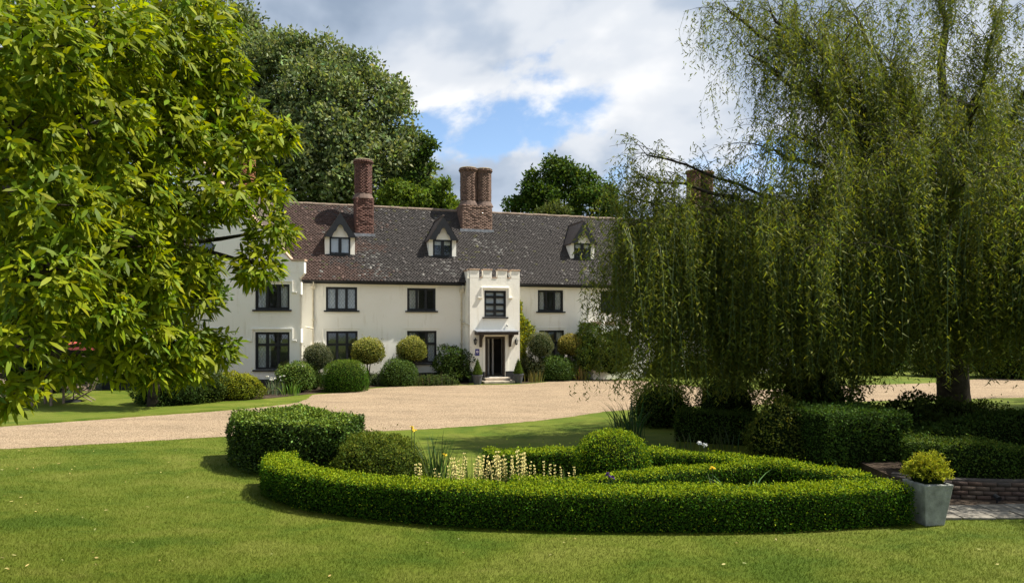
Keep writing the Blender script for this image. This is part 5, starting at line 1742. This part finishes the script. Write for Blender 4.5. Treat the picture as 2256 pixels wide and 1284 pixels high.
# the rest of the crown, behind and beyond the frame
for (x, y, z, r) in ((-8.5, 12.5, 5.0, 1.8), (-7.0, 12.0, 7.0, 1.6), (-10.5, 11.0, 6.5, 2.0), (-11.5, 13.5, 5.0, 2.0), (-9.0, 13.5, 8.5, 2.0), (-8.5, 9.0, 8.5, 1.6), (-10.5, 9.5, 4.0, 1.8), (-6.2, 10.6, 8.3, 1.2), (-12, 11.5, 9.0, 2.0), (-7.2, 11.5, 4.2, 1.1), (-6.4, 11.3, 5.6, 1.0)):
    lobes.append((x * KC - 0.3, y * KC, z * KC + 0.4, r * 0.9, r * 0.9, r * 0.8))
tr = MB()
trunk_top = np.array([0.4, -0.4, 6.0])
limb(tr, (0, 0, -0.1), trunk_top, 0.55, 0.3, 12, 0.0, 6)
tr.build('trunk', M['bark_grey'], chest, smooth=True)
for (x, y, z, r) in ((-7.5, 8.5, 3.0, 1.2), (-7.0, 8.2, 5.0, 1.3), (-6.6, 9.0, 6.5, 1.3), (-8.0, 7.5, 6.5, 1.5), (-6.2, 8.6, 3.9, 0.9), (-5.9, 8.8, 5.6, 0.9), (-8.2, 10.5, 3.4, 1.2), (-8.8, 7.0, 4.2, 1.3)):
    lobes.append((x, y, z, r, r, r * 0.85))
br = MB()
# boughs first, each carrying the lobes nearest to its end
LC = np.array([l[:3] for l in lobes]) - ch_base
ends = LC[rng.choice(len(LC), 11, replace=False)]
for _ in range(12):
    own = np.argmin(np.linalg.norm(LC[:, None] - ends[None], axis=2), axis=1)
    ends = np.array([LC[own == k].mean(0) if (own == k).any() else ends[k] for k in range(len(ends))])
for k, e in enumerate(ends):
    f = min(1.0, max(0.35, (e[2] - 1.0) / 6.0))
    tip = trunk_top * f + (e - trunk_top * f) * 0.8
    pts = limb(br, trunk_top * f, tip, 0.15, 0.06, 8, 0.10, 8)
    for c, l in ((LC[i], lobes[i]) for i in np.where(own == k)[0]):
        st = pts[random.choice((4, 5, 6, 7, 8))]
        limb(br, st, c, 0.045, 0.010, 6, 0.06, 5)
        for q in rand_dirs(7):
            limb(br, c, c + q * np.array(l[3:6]) * 0.85, 0.012, 0.004, 4, 0.05, 3)
br.build('branches', M['bark'], chest, smooth=True)
A_l = np.array([[l[3] * l[4]] for l in lobes]).ravel() ** 0.85
A_l[len(cl_):] *= 0.55
nR = 18500
idx = rng.choice(len(lobes), nR, p=A_l / A_l.sum())
Lc = np.array([l[:3] for l in lobes]) - ch_base
Lr = np.array([l[3:6] for l in lobes])
d = rand_dirs(nR)
k = np.where(rng.random((nR, 1)) < 0.8, rng.uniform(0.84, 1.06, (nR, 1)), rng.uniform(0.4, 0.84, (nR, 1)))
RP = Lc[idx] + d * Lr[idx] * k
RA = norm(d * np.array([1, 1, 0.6]) + np.array([0.25, -0.1, 0.35]) + rand_dirs(nR) * 0.35)     # shoots reach outwards and to the light
per = 6
n = nR * per
a = np.tile(np.arange(per) * 2.4, nR) + np.repeat(rng.random(nR) * 6.28, per)
Ax = np.repeat(RA, per, 0)
e1 = norm(np.cross(Ax, np.array([0.3, 0.2, 1.0])))
e2 = np.cross(Ax, e1)
tilt = rng.uniform(0.55, 1.45, (n, 1))
dirs = norm(Ax * np.cos(tilt) + (e1 * np.cos(a)[:, None] + e2 * np.sin(a)[:, None]) * np.sin(tilt) - UP * 0.15)
Pb = np.repeat(RP, per, 0) + Ax * (np.tile(np.linspace(-0.08, 0.02, per), nR))[:, None]
tone = np.repeat(np.exp(rng.normal(0, 0.12, (nR, 1))), per, 0)
cc = leaf_cols(n, (0.115, 0.172, 0.008), 0.22, 0.09) * tone
yg = np.repeat(rng.random(nR) < 0.55, per)
cc[yg] = leaf_cols(yg.sum(), (0.222, 0.262, 0.008), 0.18, 0.08)
Ls = rng.uniform(0.08, 0.165, n)
Nl = norm(np.repeat(RA, per, 0) + rand_dirs(n) * 0.35)
# the 300 leaves that show largest become parts of their own
wpos = Pb + ch_base
vis = (np.abs(wpos[:, 0] / wpos[:, 1]) < 0.75) & (wpos[:, 2] - HC < 0.47 * wpos[:, 1]) & (wpos[:, 2] - HC > -0.38 * wpos[:, 1])
score = np.where(vis, Ls / wpos[:, 1], 0)
big_i = np.argsort(-score)[:300]
mask = np.ones(n, bool)
mask[big_i] = False
mobj('crown', leaves('crown', Pb[mask], dirs[mask], Nl[mask], Ls[mask], Ls[mask] * 0.27, cc[mask], M['leaf_chestnut'], 'long', 0.22), chest, 'stuff')
lv_m = [leaves('leaf', np.zeros((1, 3)), np.array([[1.0, 0, 0]]), np.array([[0, 0, 1.0]]), 1.0, 0.27, np.array([c]), M['leaf_chestnut'], 'long', 0.22) for c in ((0.095, 0.155, 0.008), (0.13, 0.19, 0.009), (0.225, 0.262, 0.008), (0.08, 0.135, 0.008))]
for i in big_i:
    ax = dirs[i]
    s = norm(np.cross(ax, Nl[i])[None])[0]
    nn_ = np.cross(s, ax)
    R = Matrix(((ax[0], -s[0], nn_[0]), (ax[1], -s[1], nn_[1]), (ax[2], -s[2], nn_[2])))
    o = mobj('leaf', random.choice(lv_m), chest, loc=Pb[i])
    o.rotation_mode = 'QUATERNION'
    o.rotation_quaternion = R.to_quaternion()
    o.scale = (Ls[i],) * 3

# ------------------------------------------------------------------ weeping willow on the right
wb = np.array([13.25, 20.5, 0.0])
wil = thing('willow_tree', 'weeping willow with long trailing drapes covering the right half of the house', 'tree', wb)
fork = np.array([-0.3, 0.0, 4.6])
tb = MB()
tb.tube([(0.05, 0, -0.1), (0.03, 0, 0.25), (0, 0, 0.9), (-0.05, 0, 2.2), (-0.2, 0, 3.6), tuple(fork)], [0.66, 0.50, 0.43, 0.41, 0.42, 0.40], 14)
tb.build('trunk', M['bark'], wil, smooth=True)
# main limbs: (pixel x, pixel y, depth, start height on trunk, radius)
arcs = [(1660, 480, 17.0, 3.8, .16, .9), (1480, 460, 16.8, 4.2, .14, 1.1), (1410, 385, 16.6, 4.4, .12, .9), (1365, 510, 16.4, 4.0, .10, 1.1), (1400, 570, 16.2, 3.8, .08, 1.1), (1390, 440, 16.9, 4.0, .09, 1.0), (1460, 560, 16.8, 3.8, .09, 1.1), (1680, 330, 17.2, 4.4, .14, .55), (1570, 470, 17.0, 4.2, .12, .9), (1650, 120, 17.4, 4.6, .16, .55), (1610, 30, 17.4, 4.6, .15, .5),
        (1750, 60, 18.0, 4.6, .16, .55), (1880, 20, 20.0, 4.6, .2, .6), (1790, 210, 17.5, 4.5, .16, .6), (1960, 130, 18.5, 4.6, .18, .7), (2080, -80, 20.0, 4.6, .2, .7), (2200, 40, 18.5, 4.6, .16, .8), (2330, 120, 19.0, 4.6, .2, .8),
        (2150, 230, 16.5, 4.4, .14, .9), (2030, 330, 16.0, 4.3, .12, 1.0), (1850, 400, 16.2, 4.2, .14, 1.0), (1740, 500, 15.8, 4.0, .12, 1.0), (2240, 380, 16.0, 4.2, .12, 1.0), (2350, 330, 16.5, 4.2, .14, .9), (1930, 520, 15.4, 4.0, .10, 1.0), (2120, 520, 15.4, 4.0, .10, 1.0),
        (1560, 480, 16.6, 4.0, .12, 1.0), (1900, 250, 22.0, 4.5, .14, .8), (2000, 180, 23.5, 4.5, .15, .8), (2200, 250, 24.0, 4.5, .14, .8), (1830, 420, 21.0, 4.3, .13, .8), (1620, 500, 17.4, 4.0, .12, .9), (1480, 500, 16.2, 4.0, .1, 1.0), (2450, 200, 20.5, 4.5, .16, .7),
        (1690, 20, 17.2, 4.6, .12, .5), (1740, 300, 17.0, 4.6, .12, .5), (1425, 345, 17.0, 4.4, .08, .35), (1820, 100, 17.6, 4.6, .14, .6),
        (1820, 560, 15.2, 3.6, .09, 1.0), (2020, 560, 15.0, 3.6, .09, 1.0), (2230, 560, 15.2, 3.6, .09, 1.0), (1690, 560, 16.4, 3.6, .09, 1.0), (2450, 420, 14.8, 4.0, .12, 1.0), (2600, 300, 15.6, 4.2, .14, 1.0), (2350, 520, 14.6, 3.8, .1, 1.0), (2750, 250, 17.0, 4.2, .15, .9), (2120, 400, 14.8, 4.0, .1, 1.0),
        (2690, 430, 11.0, 4.0, .1, 1.1), (2800, 330, 11.2, 4.0, .1, 1.1), (2630, 510, 10.9, 3.8, .09, 1.0), (2600, 340, 12.6, 4.0, .12, 1.0), (2760, 260, 12.8, 4.2, .12, 1.0), (2900, 260, 13.8, 4.2, .14, .9), (2520, 480, 12.4, 3.8, .1, .9), (2700, 250, 22.0, 4.3, .15, .9), (2900, 250, 20.0, 4.3, .15, .9), (2600, 350, 24.5, 4.2, .14, .9), (2650, 300, 27.0, 4.3, .15, .9), (2850, 200, 25.0, 4.3, .15, .9), (2480, 420, 23.0, 4.2, .12, .9),
        (2180, 600, 22.0, 3.6, .09, 1.0), (1950, 600, 21.5, 3.6, .09, 1.0), (2060, 480, 23.0, 4.0, .1, 1.0), (2330, 480, 22.5, 4.0, .1, 1.0)]
lb = MB()
TWL, SW = [], []
SP, SL_, SG = [], [], []          # strand starts, lengths, initial directions
twb = MB()
for (px_, py_, Yd, hz0, r0, dens) in arcs:
    e = at(px_, py_, Yd) - wb
    s = np.array([fork[0] * hz0 / 4.6, 0, hz0])
    Ln = np.linalg.norm(e - s)
    bow_ = 0.25 if px_ < 1640 and py_ > 330 else 1.0
    c1 = s + (e - s) * 0.35 + UP * bow_ * (0.10 * Ln + 0.12 * max(0, e[2] - s[2]))
    c2 = s + (e - s) * 0.80 + UP * bow_ * 0.16 * Ln * 0.6
    pts = [s * (1 - t) ** 3 + 3 * c1 * t * (1 - t) ** 2 + 3 * c2 * t * t * (1 - t) + e * t ** 3 + rng.normal(0, 0.05, 3) for t in np.linspace(0, 1, 13)]
    lb.tube(pts, list(np.linspace(r0, 0.02, 13)), 7, cap=False)
    ntw = int(44 * (0.6 + 0.4 * dens))
    for i in range(ntw):
        t = rng.uniform(0.30, 1.0) ** 0.8
        k = min(int(t * 12), 11)
        p = pts[k] * (1 - (t * 12 - k)) + pts[k + 1] * (t * 12 - k)
        out = norm((np.array([rng.normal(), rng.normal(), rng.uniform(-0.1, 0.7)]) + norm((e - s)[None])[0] * 0.7)[None])[0]
        tl = rng.uniform(0.6, 2.3) * (1.0 if dens > 0.6 else 1.2)
        if px_ < 1520:
            tl *= 0.6
        tw_p = [p, p + out * tl * 0.5 + UP * 0.12 * tl, p + out * tl - UP * 0.25 * tl]
        twb.tube([tw_p[0] * (1 - f) ** 2 + 2 * tw_p[1] * f * (1 - f) + tw_p[2] * f * f for f in (0, .25, .5, .75, 1)], [0.012, 0.010, 0.008, 0.006, 0.003], 3, cap=False)
        lim_t = 1.0 + 2.0 * rng.random() ** 1.6 if px_ < 1720 else 1.6 + 1.9 * rng.random() ** 1.4
        sway_t = rng.normal(0, 0.16, 2)
        for f in rng.random(12):
            TWL.append(tw_p[0] * (1 - f) ** 2 + 2 * tw_p[1] * f * (1 - f) + tw_p[2] * f * f)
        ns = int(rng.integers(6, 11) * (dens if py_ > 240 else dens * 1.6))
        if px_ > 2420:
            ns = int(ns * 0.65)
        for j in range(max(ns, 3)):
            f = rng.uniform(0.1, 1.0)
            q = (tw_p[0] * (1 - f) ** 2 + 2 * tw_p[1] * f * (1 - f) + tw_p[2] * f * f)
            zw = q[2]
            lim = lim_t + 0.35 * rng.random()
            if py_ < 240:
                ln_ = rng.uniform(0.4, 2.0)
            else:
                ln_ = rng.uniform(1.0, 5.0) if px_ > 1720 else rng.uniform(1.2, 6.2)
            ln_ = min(ln_, max(0.3, zw - lim))
            SP.append(q)
            SL_.append(ln_)
            SG.append(out * rng.uniform(0.1, 0.9))
            SW.append(sway_t + rng.normal(0, 0.14, 2))
lb.build('limbs', M['bark'], wil, smooth=True)
twb.build('twigs', M['bark'], wil, smooth=True, kind='stuff')
SP, SL_, SG = np.array(SP), np.array(SL_), np.array(SG)
LP, LA, RV, RF = [], [], [], []
rib_v, rib_f = [], []
for q, ln_, g, sway in zip(SP, SL_, SG, SW):
    m = max(4, int(ln_ / 0.070))
    s = np.linspace(0, 1, m)
    X = q[0] + g[0] * np.minimum(s * ln_, 0.6) + sway[0] * s * ln_ * 0.5 + 0.03 * np.sin(s * ln_ * 3 + q[0] * 9)
    Yy = q[1] + g[1] * np.minimum(s * ln_, 0.6) + sway[1] * s * ln_ * 0.5 + 0.03 * np.sin(s * ln_ * 2.7 + q[1] * 7)
    Z = q[2] - s * ln_ * (1 - 0.15 * (1 - s))
    P = np.c_[X, Yy, Z]
    LP.append(P)
    a = rng.random(m) * 6.283
    LA.append(np.c_[np.cos(a) * 0.95, np.sin(a) * 0.95, -np.ones(m) * rng.uniform(0.5, 1.1, m)])
    step = max(1, m // 3)
    R = P[::step]
    w_ = 0.0035
    aa = rng.random() * 3.14
    sd_ = np.array([math.cos(aa) * w_, math.sin(aa) * w_, 0])
    b0 = len(rib_v)
    for r in R:
        rib_v.append(r - sd_)
        rib_v.append(r + sd_)
    for i in range(len(R) - 1):
        rib_f.append((b0 + 2 * i, b0 + 2 * i + 1, b0 + 2 * i + 3, b0 + 2 * i + 2))
TWL = np.array(TWL)
LP, LA = np.concatenate(LP + [TWL + rng.normal(0, 0.05, TWL.shape)]), np.concatenate(LA + [rand_dirs(len(TWL)) - UP * 0.6])
LP = LP + rng.normal(0, 0.045, LP.shape)
n = len(LP)
cols = leaf_cols(n, (0.108, 0.128, 0.019), 0.34, 0.11)
y = rng.random(n) < 0.18
cols[y] = leaf_cols(y.sum(), (0.175, 0.19, 0.028), 0.2, 0.08)
mobj('crown', leaves('crown', LP, LA, rand_dirs(n), rng.uniform(0.09, 0.165, n), 0.032, cols, M['leaf_willow'], 'tri'), wil, 'stuff')
mobj('trailing_shoots', np_mesh('trailing_shoots', np.array(rib_v), np.array(rib_f), M['stem_green']), wil, 'stuff')

# ------------------------------------------------------------------ furniture under the chestnut
def garden_chair(label, x, y, rz):
    t = thing('garden_chair', label, 'chair', (x, y, 0.0), rz, 'wooden garden chairs')
    for i in range(7):
        MB().box(-0.26, 0.26, -0.30 + i * 0.085, -0.235 + i * 0.085, 0.40, 0.42).build('seat_slat', M['oak_wood'], t)
    for i in range(6):
        xx = -0.25 + i * 0.09
        MB().prism([(0.30, 0.42), (0.32, 0.42), (0.62, 1.12), (0.60, 1.12)], xx, xx + 0.055, 'x').build('back_slat', M['oak_wood'], t)
    for s in (-1, 1):
        MB().tube([(s * 0.29, -0.36, 0.0), (s * 0.29, 0.34, 0.44)], 0.022, 6).build('leg', M['oak_wood'], t)
        MB().tube([(s * 0.265, 0.36, 0.0), (s * 0.265, -0.28, 0.42)], 0.022, 6).build('leg', M['oak_wood'], t)
        MB().box(s * 0.31 - 0.03, s * 0.31 + 0.03, -0.34, 0.40, 0.62, 0.645).build('armrest', M['oak_wood'], t)
        MB().box(s * 0.31 - 0.02, s * 0.31 + 0.02, -0.30, -0.26, 0.42, 0.62).build('arm_post', M['oak_wood'], t)
    MB().box(-0.30, 0.30, 0.595, 0.63, 1.06, 1.13).build('top_rail', M['oak_wood'], t)


p = gp(168, 886)
garden_chair('reclined wooden slatted garden chair nearest the lawn edge', p[0], p[1] + .4, math.radians(-70))
p = gp(140, 884)
garden_chair('wooden slatted garden chair beside the round garden table', p[0] - .4, p[1] + 1.4, math.radians(150))
p = gp(20, 892)
garden_chair('wooden slatted garden chair left of the round table facing it', p[0] - .3, p[1] + .5, math.radians(70))
p = gp(85, 895)
tt = thing('garden_table', 'round slatted wooden garden table below the red parasol', 'table', (p[0], p[1] + .5, 0))
for i in range(11):
    yy = -0.55 + i * 0.1
    hw = math.sqrt(max(0.02, 0.60 ** 2 - (yy + 0.045) ** 2))
    MB().box(-hw, hw, yy, yy + 0.085, 0.70, 0.725).build('table_slat', M['oak_wood'], tt)
MB().lathe([(0.54, 0.65), (0.56, 0.66), (0.56, 0.695), (0.5, 0.695)], 20).build('table_rim', M['oak_wood'], tt)
for s in (-1, 1):
    for q in (-1, 1):
        MB().box(s * 0.34 - 0.03, s * 0.34 + 0.03, q * 0.34 - 0.03, q * 0.34 + 0.03, 0.0, 0.65).build('leg', M['oak_wood'], tt)
pp = thing('parasol', 'red canvas parasol standing over the garden table', 'parasol', (p[0] + 0.35, p[1] + 1.4, 0))
MB().lathe([(0.28, 0.0), (0.28, 0.06), (0.05, 0.10), (0.03, 0.12)], 16).build('base', M['plinth'], pp)
MB().tube([(0, 0, 0.1), (0, 0, 2.35)], 0.022, 8).build('pole', M['oak_wood'], pp)
for k in range(8):
    a0, a1 = k * math.pi / 4, (k + 1) * math.pi / 4
    R1, z0, z1 = 1.25, 2.28, 1.86
    v = [(0, 0, z0), (R1 * 0.5 * math.cos(a0), R1 * 0.5 * math.sin(a0), z0 - 0.16), (R1 * 0.5 * math.cos(a1), R1 * 0.5 * math.sin(a1), z0 - 0.16), (R1 * math.cos(a0), R1 * math.sin(a0), z1), (R1 * math.cos(a1), R1 * math.sin(a1), z1),
         (R1 * math.cos(a0), R1 * math.sin(a0), z1 - 0.14), (R1 * math.cos(a1), R1 * math.sin(a1), z1 - 0.14)]
    MB().add(v, [(0, 1, 2), (1, 3, 4, 2), (3, 5, 6, 4)]).build('canopy_panel', M['red_cloth'], pp)
    MB().tube([(0.02 * math.cos(a0), 0.02 * math.sin(a0), z0 - 0.02), (R1 * math.cos(a0), R1 * math.sin(a0), z1 - 0.02)], 0.010, 5).build('rib', M['oak_wood'], pp)

# ------------------------------------------------------------------ small things on the lawn
n = 190
u = rng.random(n)
Yl = 8.0 + 8.0 * u ** 0.8
Xl = (rng.uniform(0, 1, n) ** 1.5 * 1.5 - 0.75) * Yl
keep = ~((Xl > -5.0) & (Xl < 7) & (Yl > 9.6))
Xl, Yl = Xl[keep], Yl[keep]
n = len(Xl)
a = rng.random(n) * 6.283
me = leaves('fallen_leaves', np.c_[Xl, Yl, np.full(n, 0.028)], np.c_[np.cos(a), np.sin(a), rng.normal(0, 0.15, n)], np.tile([0.1, 0, 1.0], (n, 1)) + rng.normal(0, .3, (n, 3)), rng.uniform(0.025, 0.075, n), 0.022, leaf_cols(n, (0.42, 0.36, 0.16), 0.25, 0.1), M['leaf'], 'long', 0.0)
o = mobj('fallen_leaves', me, None, 'stuff')
tag(o, 'scattered small pale fallen leaves on the mown lawn', 'leaves')

# mown grass, blade by blade near the camera
n = 430000
t = rng.random(n)
Yg = 6.9 + 12.6 * t ** 1.35
Xg = rng.uniform(-0.82, 0.82, n) * Yg
# keep off the beds and the paving
fr_a = np.array(spline([np.array([q[0], q[1], 0]) for q in front], 6))
fy = np.interp(Xg, fr_a[:, 0][2:], fr_a[:, 1][2:])
inbed = (Xg > -4.2) & (Xg < 6.3) & (Yg > fy - 0.27)
inbed |= (Xg >= 6.2) & (Yg > 10.33 + (Xg - 6.4) * 0.06)
ne = np.array(spline(near_edge, 14))
ne = ne[np.argsort(ne[:, 0])]
inbed |= Yg > np.interp(Xg, ne[:, 0], ne[:, 1]) - 0.02
Xg, Yg = Xg[~inbed], Yg[~inbed]
n = len(Xg)
hb = rng.uniform(0.018, 0.042, n)
a = rng.random(n) * 6.283
ln_x, ln_y = rng.normal(0, 0.018, n), rng.normal(0, 0.018, n)
wv = 0.0028
V = np.stack([np.c_[Xg - wv * np.cos(a), Yg - wv * np.sin(a), np.full(n, 0.001)], np.c_[Xg + wv * np.cos(a), Yg + wv * np.sin(a), np.full(n, 0.001)], np.c_[Xg + ln_x, Yg + ln_y, hb]], 1).reshape(-1, 3)
o = mobj('grass', np_mesh('grass', V, np.arange(3 * n).reshape(-1, 3), M['grass_blades']), None, 'stuff')
tag(o, 'short mown green grass of the front lawn', 'grass')
